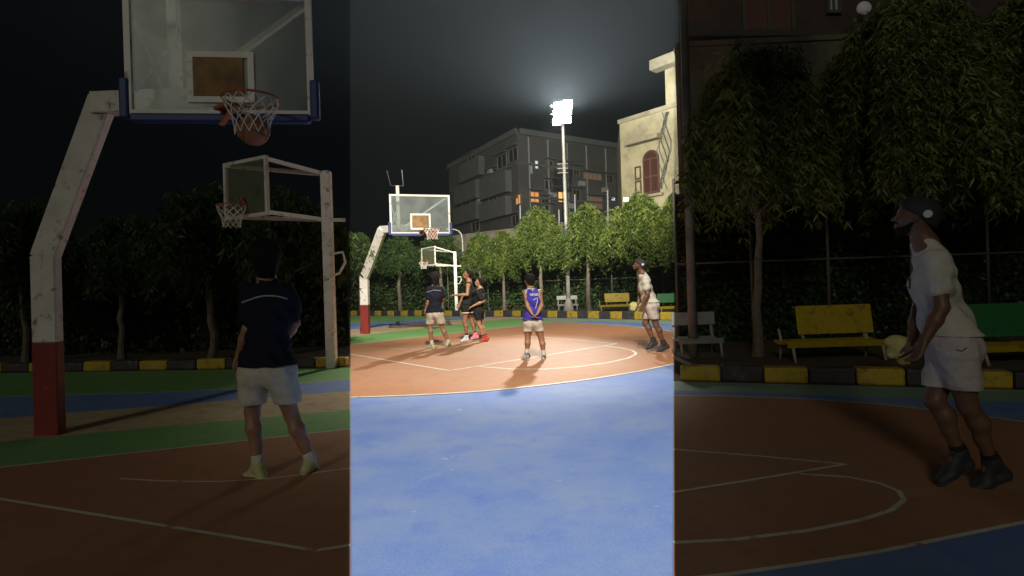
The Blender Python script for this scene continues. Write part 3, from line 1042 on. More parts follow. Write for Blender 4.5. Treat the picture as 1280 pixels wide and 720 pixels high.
# man in white running in from the right
W_J = dict(head=(106, 97), neck=(128, 148), shl=(138, 188, .15), shr=(150, 192, -.16), ell=(112, 300, .2), hal=(98, 362, .1), elr=(164, 290, -.22), har=(124, 366, -.2),
           hipl=(176, 392, .08), hipr=(194, 392, -.08), knl=(148, 494, .08), anl=(200, 600, .05), toel=(160, 668, .03), heell=(222, 636, .05), knr=(222, 508, -.06), anr=(270, 618, -.03), toer=(234, 688, .0), heelr=(304, 660, -.02))
Wspec = dict(zoom=(780, 315, 5.538), J=W_J, face=(-.94, .22, .28), body=(-1, .25, 0), skin=sk3, shirt=white_c, shorts=pinkw_c, sock=sock_k, sock_h=.1, shoe=dk_s, sole=sole_d,
             cap=mat('dark cap', (0.025, 0.027, 0.032), .8), beard=True, sleeve=.55, loose=.014, short_len=.66, short_w=.092, hem_y=352, collar=.05, flare=.005, pnl=(-1, 0, 0), pnr=(-1, 0, 0), curl=.5)
for nr in (False, True):
    sp = dict(Wspec)
    sp['near'] = nr
    if nr:
        sp['Z'] = feetZ(1200, 611); sp['cell'] = .0065; sp['s'] = 1.0
        sp['face'] = (-.8, .52, .28); sp['body'] = (-.78, .62, 0)
        sp['label'] = 'large dim man in white tee and cap leaning forward at the right edge'
        J2 = {}
        for k, v in W_J.items():           # turned a little towards the lens axis
            J2[k] = (v[0], v[1], (v[2] if len(v) > 2 else 0) * .9)
        sp['J'] = J2
    else:
        sp['Z'] = feetZ(820, 440.5); sp['cell'] = .0085; sp['s'] = 1.05
        sp['label'] = 'bearded man in white tee, pale shorts and dark cap stepping onto the lit court'
    b, shirt, sh, J = person(sp)
    stripe_on(shirt, sp, [(92, 225), (95, 238), (93, 248)], .008, dk_s, 'chest_print')
    stripe_on(sh, sp, [(196, 382), (208, 386), (218, 378)], .003, dk_s, 'shorts_print')

# ------------------------------------------------------------------ foliage
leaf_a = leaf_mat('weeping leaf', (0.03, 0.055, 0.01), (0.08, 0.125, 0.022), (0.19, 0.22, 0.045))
leaf_n = leaf_mat('brightened weeping leaf', (0.05, 0.08, 0.018), (0.16, 0.2, 0.05), (0.34, 0.34, 0.12))  # lighter copy of the weeping leaf, raised colour stands in for light
leaf_d = leaf_mat('dimmed leaf', (0.022, 0.042, 0.012), (0.045, 0.08, 0.022), (0.085, 0.13, 0.035))  # darkened leaf colour stands in for the weaker light on the left
leaf_w = leaf_mat('wall creeper leaf', (0.018, 0.042, 0.014), (0.038, 0.082, 0.022), (0.07, 0.13, 0.04))
bark_m = mat('bark', (0.16, 0.13, 0.1), 0.9, (9, (0.09, 0.07, 0.055), 0.4, 0.65), 0.5, 30)

def leaves_mesh(name, P, D, Ln, W, mt, tint):
    n = len(P)
    D = D / np.linalg.norm(D, axis=1)[:, None]
    rnd = rng.normal(size=(n, 3))
    Sx = np.cross(D, rnd); Sx /= np.linalg.norm(Sx, axis=1)[:, None]
    Nn = np.cross(Sx, D)
    mid = P + D * (Ln * .45)[:, None]
    V = np.empty((n, 4, 3))
    V[:, 0] = P
    V[:, 1] = mid + Sx * (W / 2)[:, None] + Nn * (W * .2)[:, None]
    V[:, 2] = P + D * Ln[:, None] + np.array([0, 0, -1]) * (Ln * .12)[:, None]
    V[:, 3] = mid - Sx * (W / 2)[:, None] + Nn * (W * .2)[:, None]
    me = bpy.data.meshes.new(name)
    me.vertices.add(4 * n)
    me.vertices.foreach_set('co', V.reshape(-1).astype(np.float32))
    me.loops.add(4 * n)
    me.loops.foreach_set('vertex_index', np.arange(4 * n, dtype=np.int32))
    me.polygons.add(n)
    me.polygons.foreach_set('loop_start', np.arange(0, 4 * n, 4, dtype=np.int32))
    me.polygons.foreach_set('loop_total', np.full(n, 4, dtype=np.int32))
    at_ = me.attributes.new('tint', 'FLOAT', 'POINT')
    at_.data.foreach_set('value', np.repeat(np.clip(tint, 0, 1), 4).astype(np.float32))
    me.materials.append(mt)
    me.update(calc_edges=True)
    me.validate()
    return me

def crown_mesh(name, rx, ry, zb, zt, strands, mt, ll=.175, lw=.04, seed=0):
    """Weeping crown in local coordinates (trunk on the z axis): long leaves on hanging strands, uneven outline."""
    r_ = np.random.default_rng(seed)
    P = []; D = []; T = []
    H = zt - zb
    lob = [(r_.uniform(0, 2 * math.pi), r_.uniform(.15, .5)) for _ in range(5)]
    nst = int(strands)
    for i in range(nst):
        th = r_.uniform(0, 2 * math.pi)
        u = math.sqrt(r_.uniform(0.02, 1))
        bul = 1 + sum(am * math.cos(th * (k + 2) - ph) for k, (ph, am) in enumerate(lob)) * .45
        # dome height at this radius, then hang
        prof = (1 - u ** 3.0) ** .8
        z0 = zb + H * (.38 + .60 * prof * (r_.uniform(.84, 1.0) if r_.uniform() < .7 else r_.uniform(.2, .9))) - r_.uniform(0, .2)
        z0 += .22 * math.sin(3 * th + seed) * u + .15 * math.sin(5 * th + 2 * seed)
        if math.sin(4 * th + seed * 1.7) * math.sin(z0 * 2.6 + seed) > .62 and r_.uniform() < .75:
            continue
        rr = u * (.7 + .3 * r_.uniform()) * (1.12 if r_.uniform() < .12 else 1)
        x = rr * rx * bul * math.cos(th); y = rr * ry * bul * math.sin(th)
        ln = r_.uniform(.4, 1.3) * H * .33
        steps = max(3, int(ln / .13))
        tb = r_.normal(.42, .22)
        zmin = zb + H * r_.uniform(-.06, .16)
        ox, oy = math.cos(th) * .35, math.sin(th) * .35
        for s in range(steps):
            t = s / steps
            out = .22 * math.sin(t * 1.9) * (0.4 + u)
            zz = z0 + .06 * math.sin(t * 3.1) - ln * t ** 1.25
            if zz < zmin:
                break
            shrink = 1.0 - .10 * max(0, (zb + H * .35 - zz) / (H * .35))
            px = (x + ox * out) * shrink + r_.normal() * .05; py = (y + oy * out) * shrink + r_.normal() * .05
            tt = tb + r_.normal() * .12
            a0 = r_.uniform(0, 2 * math.pi)
            for q in range(8):
                a = a0 + q * .785 + r_.normal() * .3
                P.append((px + r_.normal() * .025, py + r_.normal() * .025, zz + r_.normal() * .03))
                D.append((math.cos(a) * .75 + ox * .4, math.sin(a) * .75 + oy * .4, -0.75 + r_.normal() * .35))
                T.append(tt + r_.normal() * .1 + .12 * (t < .25))
    P = np.array(P); D = np.array(D); T = np.array(T)
    Ln = ll * r_.uniform(.45, 1.4, len(P)); W = lw * r_.uniform(.6, 1.35, len(P))
    return leaves_mesh(name, P, D, Ln, W, mt, T)

def trunk_mesh(h, r, seed):
    r_ = random.Random(seed)
    mb = MB()
    pts = []; rs = []
    for i in range(9):
        t = i / 8
        pts.append(Vector((r_.uniform(-.03, .03) + .05 * math.sin(t * 3 + seed), r_.uniform(-.03, .03), h * t)))
        rs.append(r * (1.25 - .7 * t) * r_.uniform(.92, 1.08))
    pts[0] = Vector((0, 0, -.05)); rs[0] = r * 1.5
    mb.tube(pts, rs, 9)
    for i in range(5):
        z = h * (.74 + .05 * i); a = i * 2.4 + seed
        p0 = Vector((0, 0, z)); d = Vector((math.cos(a), math.sin(a), 1.0))
        mb.tube([p0, p0 + d * .3, p0 + d * .55 + Vector((math.cos(a), math.sin(a), -.2)) * .25], [r * .45, r * .3, r * .12], 6)
    return mb

def tree(base, crown, h, r, seed, label, scale=(1, 1, 1), rot=0, group='weeping trees behind the kerb'):
    root = thing('weeping_tree', label, 'tree', base, group)
    root.rotation_euler = (0, 0, rot)
    root.scale = scale
    tm = trunk_mesh(h, r, seed).build('trunk', bark_m)
    tm.parent = root
    c = bpy.data.objects.new('crown', crown)
    COL.objects.link(c)
    c.parent = root
    return root

cr = [crown_mesh('crown', 1.15, 1.1, 1.95, 5.8, 520, leaf_a, seed=3),
      crown_mesh('crown', 1.0, 1.0, 2.0, 5.8, 440, leaf_a, seed=5),
      crown_mesh('crown', 1.3, 1.2, 2.1, 5.9, 640, leaf_a, seed=9),
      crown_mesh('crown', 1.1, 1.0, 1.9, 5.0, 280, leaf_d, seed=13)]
ZT = 29.5
def tbase(px, Z=ZT):
    p = at(px, 360, Z); return Vector((p.x, p.y, 0))

def top_scale(px, py, Z, top):
    return at(px, py, Z).z / top

for (px, py, Z, k, sxy, rot, lab) in [
        (672, 254, 29.5, 0, 1.1, .3, 'tall weeping tree left of the floodlight mast, full rounded crown'),
        (733, 251, 29.0, 1, 1.18, 1.2, 'weeping tree right of the floodlight mast, dome topped and narrow'),
        (797, 240, 27.5, 2, 1.15, 2.2, 'broad weeping tree below the cream house, thickest crown of the row'),
        (846, 236, 26.5, 0, .9, 4.0, 'weeping tree at the right end of the lit row, cut by the dark side'),
        (627, 286, 31.0, 1, .95, 5.0, 'short thin weeping tree left of the tall rounded one'),
        (598, 288, 32.5, 0, .85, 2.9, 'dull weeping tree just right of the side-on hoop pole'),
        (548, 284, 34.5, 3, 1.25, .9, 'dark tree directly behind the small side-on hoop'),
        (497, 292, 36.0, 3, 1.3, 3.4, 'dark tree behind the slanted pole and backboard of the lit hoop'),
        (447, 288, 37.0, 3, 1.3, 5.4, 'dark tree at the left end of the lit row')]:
    tops = (5.85, 5.8, 5.9, 5.0)[k]
    s = top_scale(px, py, Z, tops)
    tree(tbase(px + 3, Z), cr[k], 3.6, .09, int(px), lab, (sxy, sxy, s), rot)

crn = [crown_mesh('crown', 1.0, .8, 2.2, 5.75, 800, leaf_n, .17, .03, seed=21),
       crown_mesh('crown', 1.42, .95, 2.25, 6.7, 1250, leaf_n, .17, .03, seed=23),
       crown_mesh('crown', .95, .8, 2.3, 6.5, 760, leaf_n, .17, .03, seed=25)]
tree(tbase(945, 9.9), crn[0], 3.4, .075, 31, 'dim weeping tree behind the yellow bench, rounded narrow crown', (1.02, 1, 1), 0, 'dim weeping trees on the right')
tree(tbase(1150, 10.0), crn[1], 3.4, .075, 33, 'widest dim weeping tree above the head of the man at the right edge', (1, 1, 1), 0, 'dim weeping trees on the right')
tree(tbase(1292, 9.8), crn[2], 3.4, .075, 35, 'dim weeping tree cut by the right edge of the picture', (1, 1, 1), 0, 'dim weeping trees on the right')
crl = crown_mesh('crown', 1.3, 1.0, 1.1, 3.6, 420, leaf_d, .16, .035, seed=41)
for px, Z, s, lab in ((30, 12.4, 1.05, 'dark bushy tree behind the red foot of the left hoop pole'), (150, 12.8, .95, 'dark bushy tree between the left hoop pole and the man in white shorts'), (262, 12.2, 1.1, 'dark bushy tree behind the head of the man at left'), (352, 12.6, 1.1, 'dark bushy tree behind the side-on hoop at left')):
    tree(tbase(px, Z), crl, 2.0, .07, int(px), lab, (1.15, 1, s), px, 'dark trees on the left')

def hedge(name, a, b, h, th, n, mt, label, ll=.13, lw=.06, seed=0, top_wob=.25):
    """A dense green wall: leaves spread through a thin box over a dark twiggy core."""
    r_ = np.random.default_rng(seed)
    a = np.array(a[:2]); b = np.array(b[:2])
    d = b - a; Ld = np.linalg.norm(d); d = d / Ld
    nn = np.array([d[1], -d[0]])
    if nn[1] > 0:
        nn = -nn
    root = thing(name, label, 'hedge', ((a[0] + b[0]) / 2, (a[1] + b[1]) / 2, 0))
    u = r_.uniform(0, Ld, n)
    wob = top_wob * (np.sin(u * 1.7 + seed) + np.sin(u * 4.1 + 2 * seed) * .5)
    z = r_.uniform(0, 1, n) * (h + wob)
    dep = r_.normal(0, th * .3, n) + .14 * np.sin(u * 2.3 + z * 1.9) + .1 * np.sin(u * 5.3 - z * 4)
    P = np.stack([a[0] + d[0] * u + nn[0] * dep, a[1] + d[1] * u + nn[1] * dep, z], 1)
    D = np.stack([nn[0] * .6 + r_.normal(0, .5, n), nn[1] * .6 + r_.normal(0, .5, n), r_.normal(-.45, .45, n)], 1)
    cl = .5 + .22 * np.sin(u * 1.3 + z * 2.1) + .2 * np.sin(u * 3.7 - z * 3.1)
    me = leaves_mesh('foliage', P, D, ll * r_.uniform(.6, 1.3, n), lw * r_.uniform(.6, 1.3, n), mt, cl * .6 + r_.uniform(0, .4, n))
    o = bpy.data.objects.new('foliage', me); COL.objects.link(o); o.parent = root
    o.matrix_parent_inverse = Matrix.Translation(-root.location)
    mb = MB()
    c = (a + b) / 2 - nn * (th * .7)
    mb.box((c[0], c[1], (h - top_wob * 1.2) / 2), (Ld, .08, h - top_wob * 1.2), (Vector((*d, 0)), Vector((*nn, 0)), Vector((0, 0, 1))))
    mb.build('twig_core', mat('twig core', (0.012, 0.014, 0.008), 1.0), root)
    return root

def gx(px, Z):
    p = at(px, 360, Z); return (p.x, p.y)

hedge('hedge', gx(560, 35.5), gx(850, 31.5), 3.9, .7, 14000, leaf_w, 'dark creeper covered wall of green behind the benches of the lit court', .2, .11, 3)
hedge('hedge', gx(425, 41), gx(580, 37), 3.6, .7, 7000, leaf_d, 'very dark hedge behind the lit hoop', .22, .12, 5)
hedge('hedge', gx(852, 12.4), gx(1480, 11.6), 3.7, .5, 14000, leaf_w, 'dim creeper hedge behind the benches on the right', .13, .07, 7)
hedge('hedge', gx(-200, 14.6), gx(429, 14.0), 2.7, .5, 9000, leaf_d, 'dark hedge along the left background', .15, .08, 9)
print('part 1 done')

# ------------------------------------------------------------------ fence, benches, bundle
rust_m = mat('fence steel', (0.10, 0.09, 0.075), 0.7, (6, (0.16, 0.09, 0.05), 0.5, 0.7))

def fence(pts_x, Z0, Z1, h, rails, label, wires=True):
    x0, x1 = pts_x[0], pts_x[-1]
    P = []
    for x in pts_x:
        t = (x - x0) / (x1 - x0)
        P.append(Vector((*gx(x, Z0 + (Z1 - Z0) * t), 0)))
    root = thing('mesh_fence', label, 'fence', P[0])
    for p in P:
        t = MB(); t.tube([p, p + Vector((0, 0, h))], .03, 8)
        t.build('post', rust_m, root, True)
    for z in rails:
        t = MB(); t.tube([q + Vector((0, -.035, z)) for q in P], .02, 6)
        t.build('rail', rust_m, root, True)
    if wires:
        t = MB()
        for k in range(1, 16):
            z = h * k / 16
            t.tube([q + Vector((0, -.03, z)) for q in P], .003, 3, cap=False)
        t.build('wire_mesh', rust_m, root)
    return root

fence([560, 610, 660, 705, 765, 829, 848], 34.2, 29.8, 3.4, (1.75, 3.35), 'wire fence with thin posts in front of the creeper wall, lit part')
fence([846, 940, 1036, 1140, 1236, 1340], 11.6, 11.0, 3.6, (1.78, 3.5), 'dim wire fence with thin posts behind the benches on the right')

by = mat('bench yellow', (0.42, 0.30, 0.012), 0.5, (5, (0.3, 0.2, 0.02), 0.5, 0.75), 0.15, 40, dirt=(6, (0.13, 0.08, 0.03), 0.58, 0.68))
bg = mat('bench green', (0.02, 0.15, 0.045), 0.5, (5, (0.02, 0.1, 0.035), 0.5, 0.75), 0.15, 40, dirt=(6, (0.09, 0.06, 0.035), 0.58, 0.68))
bgr = mat('bench grey', (0.27, 0.27, 0.25), 0.6, (5, (0.17, 0.165, 0.15), 0.5, 0.75))
bbr = mat('bench brown', (0.22, 0.07, 0.04), 0.5)
byl = mat('bench leg', (0.33, 0.3, 0.2), 0.55)

def bench(x0, x1, yb, ys, yt0, yt1, back_m, seat_m, leg_m, label, back_from=0.0, lift=0.0):
    """x0..x1 in picture pixels, yb foot, ys seat front edge, yt0..yt1 back panel top and bottom."""
    p = G((x0 + x1) / 2, yb)
    Z = p.y
    a = at(x0, yb, Z); b = at(x1, yb, Z)
    a.z = b.z = 0
    d = (b - a).normalized(); w = (b - a).length
    n = Vector((d.y, -d.x, 0))
    U = Vector((0, 0, 1))
    zs = at((x0 + x1) / 2, ys, Z).z; zt = at((x0 + x1) / 2, yt0, Z + .35).z; zm = at((x0 + x1) / 2, yt1, Z + .35).z
    root = thing('park_bench', label, 'bench', p)
    c = (a + b) / 2
    bw = w * (1 - back_from)
    bc = a + d * (w * back_from + bw / 2)
    bk = MB()
    tilt = (U - n * .16).normalized()
    bk.box(hz_(bc - n * .38, (zt + zm) / 2), (bw, .03, zt - zm), (d, tilt.cross(d), tilt))
    bk.build('backrest', back_m, root, bevel=.008)
    s = MB()
    # seat: rounded front roll then dipping slab
    prof = [(.05, -.05), (.07, .0), (.03, .02), (-.12, -.005), (-.28, -.015), (-.42, .02)]
    vs = []
    for q in (-w / 2, w / 2):
        for (o_, z_) in prof:
            vs.append(hz_(c + d * q + n * o_, zs + z_))
        for (o_, z_) in reversed(prof):
            vs.append(hz_(c + d * q + n * (o_ * .96), zs + z_ - .03))
    k = len(prof) * 2
    fs = [(i, (i + 1) % k, k + (i + 1) % k, k + i) for i in range(k)] + [tuple(reversed(range(k))), tuple(range(k, 2 * k))]
    s.add(vs, fs)
    s.build('seat', seat_m, root)
    for q in (.06, .94):
        e = a + d * (w * q)
        t = MB(); t.tube([hz_(e + n * .1, 0), hz_(e + n * .02, zs - .03)], .025, 8); t.build('leg', leg_m, root, True)
        t = MB(); t.tube([hz_(e - n * .42, 0), hz_(e - n * .36, zs), hz_(e - n * .44, zm + .1)], .025, 8); t.build('leg', leg_m, root, True)
    for q in (max(.08, back_from + .06), .92):
        e = a + d * (w * q)
        t = MB(); t.tube([hz_(e - n * .37, zs), hz_(e - n * .42, zm + .12)], .022, 8); t.build('back_support', leg_m, root, True)
    return root

bench(749, 789, 389, 381.5, 366.5, 377.5, by, by, byl, 'yellow bench in front of the creeper wall on the lit side', .22)
bench(824, 866, 391, 383.5, 366.5, 378, bg, by, byl, 'green backed bench with yellow seat behind the man in white on the lit side', .02)
bench(697, 723, 388, 380.5, 369.5, 374.5, bgr, bgr, bgr, 'small grey bench beside the foot of the floodlight mast')
bench(632, 657, 387, 381.5, 370, 379.5, bbr, bbr, bbr, 'brown bench half hidden behind the man in the blue jersey')
bench(983, 1110, 451, 427, 381, 417, by, by, byl, 'dim yellow bench behind the kerb on the right', .23)
bench(1221, 1350, 455, 432, 378, 420, bg, by, byl, 'dim green backed bench with yellow seat at the right edge', .0)
bench(848, 904, 446, 424, 390, 406, bgr, bgr, bgr, 'dim grey bench beside the darkened pole on the right')

sack_m = mat('pale yellow cloth', (0.6, 0.56, 0.24), 0.8, (5, (0.45, 0.4, 0.16), 0.4, 0.7), 0.3, 30)
def bundle(px, py, pyb, s, label):
    p = G(px, pyb)
    c = at(px, py, p.y)
    prs = []
    r_ = random.Random(4)
    for dx, dz, r in ((-.12, .1, .09), (-.04, .05, .13), (.06, -.02, .13), (.0, -.1, .12), (-.1, -.03, .09), (.12, .04, .09)):
        q = c + Vector((dx, r_.uniform(-.05, .05), dz)) * s
        prs.append((q, q + Vector((r_.uniform(-.05, .05), 0, r_.uniform(-.05, .05))) * s, r * s, r * .8 * s, .05 * s))
    o = field_obj('cloth_bundle', prs, .012, sack_m, None, (), (.006, 40, 40))
    return tag(o, label, 'bundle')
bundle(795, 384, 398.5, 1.15, 'pale yellow bundle on the kerb by the hand of the man in white, lit side')
bundle(1126, 436, 475, 1.0, 'dim pale yellow bundle on the kerb beside the large man at the right edge')

# ------------------------------------------------------------------ masts, street lamps
lamp_m = mat('lit lamp', (0.9, 0.9, 0.9), 0.4, emit=((1.0, 0.97, 0.86), 14))
conc_m = mat('concrete', (0.3, 0.28, 0.24), 0.85, (1.2, (0.2, 0.185, 0.155), 0.4, 0.7), 0.3, 20)
mb_ = G(711, 388.5)
MZ = mb_.y
mast_top = at(703.5, 158, MZ)
root = thing('floodlight_mast', 'tall floodlight mast with glaring lamps rising between two lit trees', 'floodlight', mb_)
t = MB(); t.tube([mb_, lerp(mb_, mast_top, .5), mast_top + (mast_top - mb_).normalized() * .9], [.13, .1, .075], 12)
t.build('pole', grey_metal, root, True)
t = MB()
t.tube([mb_ - Vector((0, 0, .05)), mb_ + Vector((0, 0, .25)), mb_ + Vector((0, 0, .7))], [.3, .27, .13], 10)
t.build('plinth', conc_m, root)
LC = at(702, 142, MZ - .35)
t = MB()
for dz in (-.4, .05, .5):
    t.beam(LC + Vector((-.6, .2, dz)), LC + Vector((.6, .2, dz)), .05, .05)
t.build('crossarm', dark_metal, root)
for j, dz in enumerate((-.40, .06, .50)):
    for i in (-1, 1):
        c = LC + Vector((i * .27 + .05 + .05 * (j - 1), 0, dz + .05 * i))
        aim = (Vector((i * 2.5, 6 + 3 * j, 0)) - c).normalized()
        sx = aim.cross(Vector((0, 0, 1))).normalized(); sy = sx.cross(aim)
        h = MB(); h.box(c + aim * -.06, (.52, .1, .40), (sx, aim, sy)); hd_ = h.build('lamp_housing', dark_metal, root, bevel=.03)
        hd_.matrix_parent_inverse = Matrix.Translation(-root.location)
        h = MB(); h.box(c, (.47, .03, .36), (sx, aim, sy))
        g_ = h.build('lamp', lamp_m, hd_, bevel=.012)
        g_.matrix_parent_inverse = Matrix.Identity(4)
        for q in (-.2, .2):
            h = MB(); h.box(c + sx * q + aim * .03, (.012, .03, .36), (sx, aim, sy))
            v_ = h.build('visor', dark_metal, hd_); v_.matrix_parent_inverse = Matrix.Identity(4)
cage = MB()
cz = at(702.5, 211, MZ)
for dz in (-.25, 0, .25):
    cage.tube([cz + Vector((-.28, -.12, dz)), cz + Vector((.3, -.12, dz)), cz + Vector((.3, .2, dz))], .02, 6)
cage.build('bracket', grey_metal, root)

# dim pole on the right and curved lamp post
p0 = G(867, 446)
t = MB(); t.tube([p0, at(860, 220, p0.y), at(853, -60, p0.y)], [.085, .075, .07], 12)
o = tag(t.build('lamp_pole', mat('darkened pole', (0.16, 0.155, 0.14), .7, (3, (0.09, 0.085, 0.075), .4, .7)), None, True), 'darkened grey lamp pole at the inner edge of the dim right side', 'pole')  # colour set darker than the mast metal, standing in for dimness
p0 = G(581, 388.5)
t = MB()
q = p0.y
pts = [p0, at(579, 330, q), at(578, 300, q), at(576.5, 292.5, q), at(573, 288.5, q), at(568, 286.8, q), at(562, 286, q)]
t.tube(pts, [.07, .055, .05, .045, .04, .04, .035], 8)
o = tag(t.build('curved_lamp_post', grey_metal, None, True), 'thin lamp post with curved top behind the side-on hoop', 'lamp post')
t = MB(); t.sphere(at(561, 286.5, q), .14, 12, 8, sq=(1.5, 1, .5)); t.build('lamp_head', grey_metal, o, True)

# ------------------------------------------------------------------ compound wall and buildings
def wall_box(name, a, b, h, th, mt, label, z0=0):
    a = Vector((*a, 0)); b = Vector((*b, 0))
    d = (b - a).normalized(); n = Vector((-d.y, d.x, 0))
    if n.y < 0:
        n = -n
    mb = MB(); c = (a + b) / 2 + n * th / 2
    mb.box((c.x, c.y, z0 + h / 2), ((b - a).length, th, h), (d, n, Vector((0, 0, 1))))
    mb.box((c.x, c.y, z0 + h + .06), ((b - a).length + .02, th + .1, .12), (d, n, Vector((0, 0, 1))))
    return tag(mb.build(name, mt), label, 'wall')

wall_m = mat('stained wall', (0.17, 0.15, 0.11), 0.9, (.9, (0.085, 0.078, 0.058), 0.4, 0.65), 0.3, 15, dirt=(3, (0.07, 0.065, 0.05), 0.58, 0.75))
wall_box('boundary_wall', gx(560, 50), gx(850, 36), 6.2, .3, wall_m, 'stained concrete boundary wall behind the lit trees')
wall_box('boundary_wall', gx(857, 13.2), gx(1480, 12.8), at(1005, 52, 13.1).z, .3, wall_m, 'dim stained boundary wall behind the trees on the right')
# thin pipes on the wall
pm = mat('pipe', (0.2, 0.2, 0.2), 0.6)
for k, (x, y0, y1) in enumerate(((650.5, 284, 256), (699, 283, 262), (719, 280, 243), (760, 276, 238))):
    a = at(x, y0, 39.3); b = at(x - .5, y1, 39.3); a.z -= .6
    t = MB(); t.tube([a, b], .045, 6)
    tag(t.build('wall_pipe', pm, None, True), ['shortest-set thin pipe on the wall at the left of the lit trees', 'thin pipe on the wall just left of the mast', 'thin tall pipe on the wall just right of the mast', 'tall thin pipe on the wall beside the cream house'][k], 'pipe', 'pipes on the boundary wall')

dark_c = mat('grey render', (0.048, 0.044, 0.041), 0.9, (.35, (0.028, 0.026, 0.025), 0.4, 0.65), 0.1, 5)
dark_c2 = mat('grey slab', (0.066, 0.062, 0.058), 0.9, (.5, (0.045, 0.055, 0.055), 0.4, 0.65))
win_dark = mat('unlit window', (0.015, 0.016, 0.018), 0.25)
win_frame = mat('window frame', (0.1, 0.09, 0.08), 0.6)
def lit(name, c, e): return mat(name, (0.04, 0.03, 0.02), .4, emit=(c, e))
lit_w = lit('lit window cool', (0.85, 0.95, 1.0), .8)
lit_o = lit('lit window orange', (1.0, 0.36, 0.07), .85)
lit_y = lit('lit window yellow', (1.0, 0.55, 0.15), 1.2)
lit_b = lit('lit window brown', (0.5, 0.27, 0.16), .22)

class Face:
    """A wall plane between two ground points; u in 0..1 along it (or metres), z up; helpers take picture pixels."""
    def __init__(self, a, b):
        self.a = Vector((*a[:2], 0)); self.b = Vector((*b[:2], 0))
        self.d = (self.b - self.a).normalized(); self.w = (self.b - self.a).length
        self.n = Vector((self.d.y, -self.d.x, 0))
        if self.n.dot(-self.a) < 0:
            self.n = -self.n
    def hit(self, px, py):
        r = ray(px, py)
        t = (self.a - CAM).dot(self.n) / r.dot(self.n)
        p = CAM + r * t
        return (p - self.a).dot(self.d), p.z
    def ax(self):
        return (self.d, self.n, Vector((0, 0, 1)))
    def rect(self, mb, u0, u1, z0, z1, off, th, mi=0):
        c = self.a + self.d * ((u0 + u1) / 2) + self.n * (off + th / 2)
        mb.box((c.x, c.y, (z0 + z1) / 2), (u1 - u0, th, z1 - z0), self.ax(), mi)

def window(face, root, x0, y0, x1, y1, pane_m, mull=1, shade=True, fm=None):
    u0, z1 = face.hit(x0, y0); u1, z0 = face.hit(x1, y1)
    f = MB()
    t = .09
    face.rect(f, u0, u0 + t, z0, z1, 0.003, .1); face.rect(f, u1 - t, u1, z0, z1, .003, .1)
    face.rect(f, u0 + t, u1 - t, z0, z0 + t, .003, .1); face.rect(f, u0 + t, u1 - t, z1 - t, z1, .003, .1)
    for k in range(mull):
        uu = u0 + (u1 - u0) * (k + 1) / (mull + 1)
        face.rect(f, uu - .03, uu + .03, z0 + t, z1 - t, .003, .08)
    fo = f.build('window', fm or win_frame, root)
    p = MB(); face.rect(p, u0 + t * .5, u1 - t * .5, z0 + t * .5, z1 - t * .5, .004, .03)
    po = p.build('pane', pane_m, fo); po.matrix_parent_inverse = Matrix.Identity(4)
    if shade:
        s = MB(); face.rect(s, u0 - .2, u1 + .2, z1 + .1, z1 + .2, .004, .55)
        so = s.build('sunshade', dark_c2, fo); so.matrix_parent_inverse = Matrix.Identity(4)

def slab_block(root, pts, h, mt, name='wall', z0=0):
    mb = MB()
    n = len(pts)
    vs = [(p[0], p[1], z0) for p in pts] + [(p[0], p[1], h) for p in pts]
    mb.add(vs, [tuple(reversed(range(n))), tuple(range(n, 2 * n))] + [(i, (i + 1) % n, n + (i + 1) % n, n + i) for i in range(n)])
    return mb.build(name, mt, root)

# dark apartment block
A = gx(566, 74); Cn = gx(652, 58); Bn = gx(782, 66)
hL = at(652, 166, 58).z
root = thing('apartment_block', 'dark grey apartment block with a few lit windows behind the trees', 'building', (Cn[0], Cn[1], 0))
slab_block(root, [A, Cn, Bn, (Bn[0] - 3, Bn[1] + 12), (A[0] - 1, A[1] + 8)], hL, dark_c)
fl = Face(A, Cn); fr_ = Face(Cn, Bn)
for fc in (fl, fr_):
    for z in (hL * .22, hL * .42, hL * .62, hL * .82):
        s = MB(); fc.rect(s, .05, fc.w - .05, z - .12, z + .12, .002, .12); s.build('floor_band', dark_c2, root)
s = MB(); fl.rect(s, -.1, fl.w + .1, hL - .1, hL + .5, .002, .25); fr_.rect(s, .28, fr_.w + .1, hL - .1, hL + .5, .004, .25); s.build('parapet', dark_c2, root)
# balconies on the left face
for (x0, y0, x1, y1) in ((574, 236, 602, 246), (573, 262, 603, 272), (607, 226, 640, 238), (606, 256, 640, 267), (580, 208, 606, 217)):
    u0, z1 = fl.hit(x0, y0); u1, z0 = fl.hit(x1, y1)
    s = MB(); fl.rect(s, u0, u1, z0, z1, .7, .1); fl.rect(s, u0, u1, z0 - .15, z0, .004, .8)
    fl.rect(s, u0, u0 + .1, z0, z1, .004, .69); fl.rect(s, u1 - .1, u1, z0, z1, .004, .69)
    s.build('balcony', dark_c2, root)
    window(fl, root, x0 + 5, y0 - 12, x0 + 16, y1 - 3, win_dark, 1)
for (x0, y0, x1, y1, pm_, ml) in ((661, 203, 666, 218, lit('lit window faint', (.55, .62, .68), .28), 0), (667.5, 200, 673, 212, lit_w, 0), (697, 203, 709, 217, lit_b, 3), (728.5, 215, 752, 226.5, lit_b, 3),
                             (645, 244, 652, 255, lit_o, 1), (662, 239, 674, 254, lit_o, 1), (696.5, 239, 709, 254, lit_y, 1), (735, 245, 753, 262, lit_b, 2), (763, 246, 769, 252, lit_w, 1),
                             (680, 225, 690, 238, win_dark, 1), (715, 236, 725, 252, win_dark, 1), (680, 256, 690, 268, win_dark, 1)):
    fc = fr_ if x0 > 653 else fl
    window(fc, root, x0, y0, x1, y1, pm_, ml, shade=(x1 - x0) > 9)
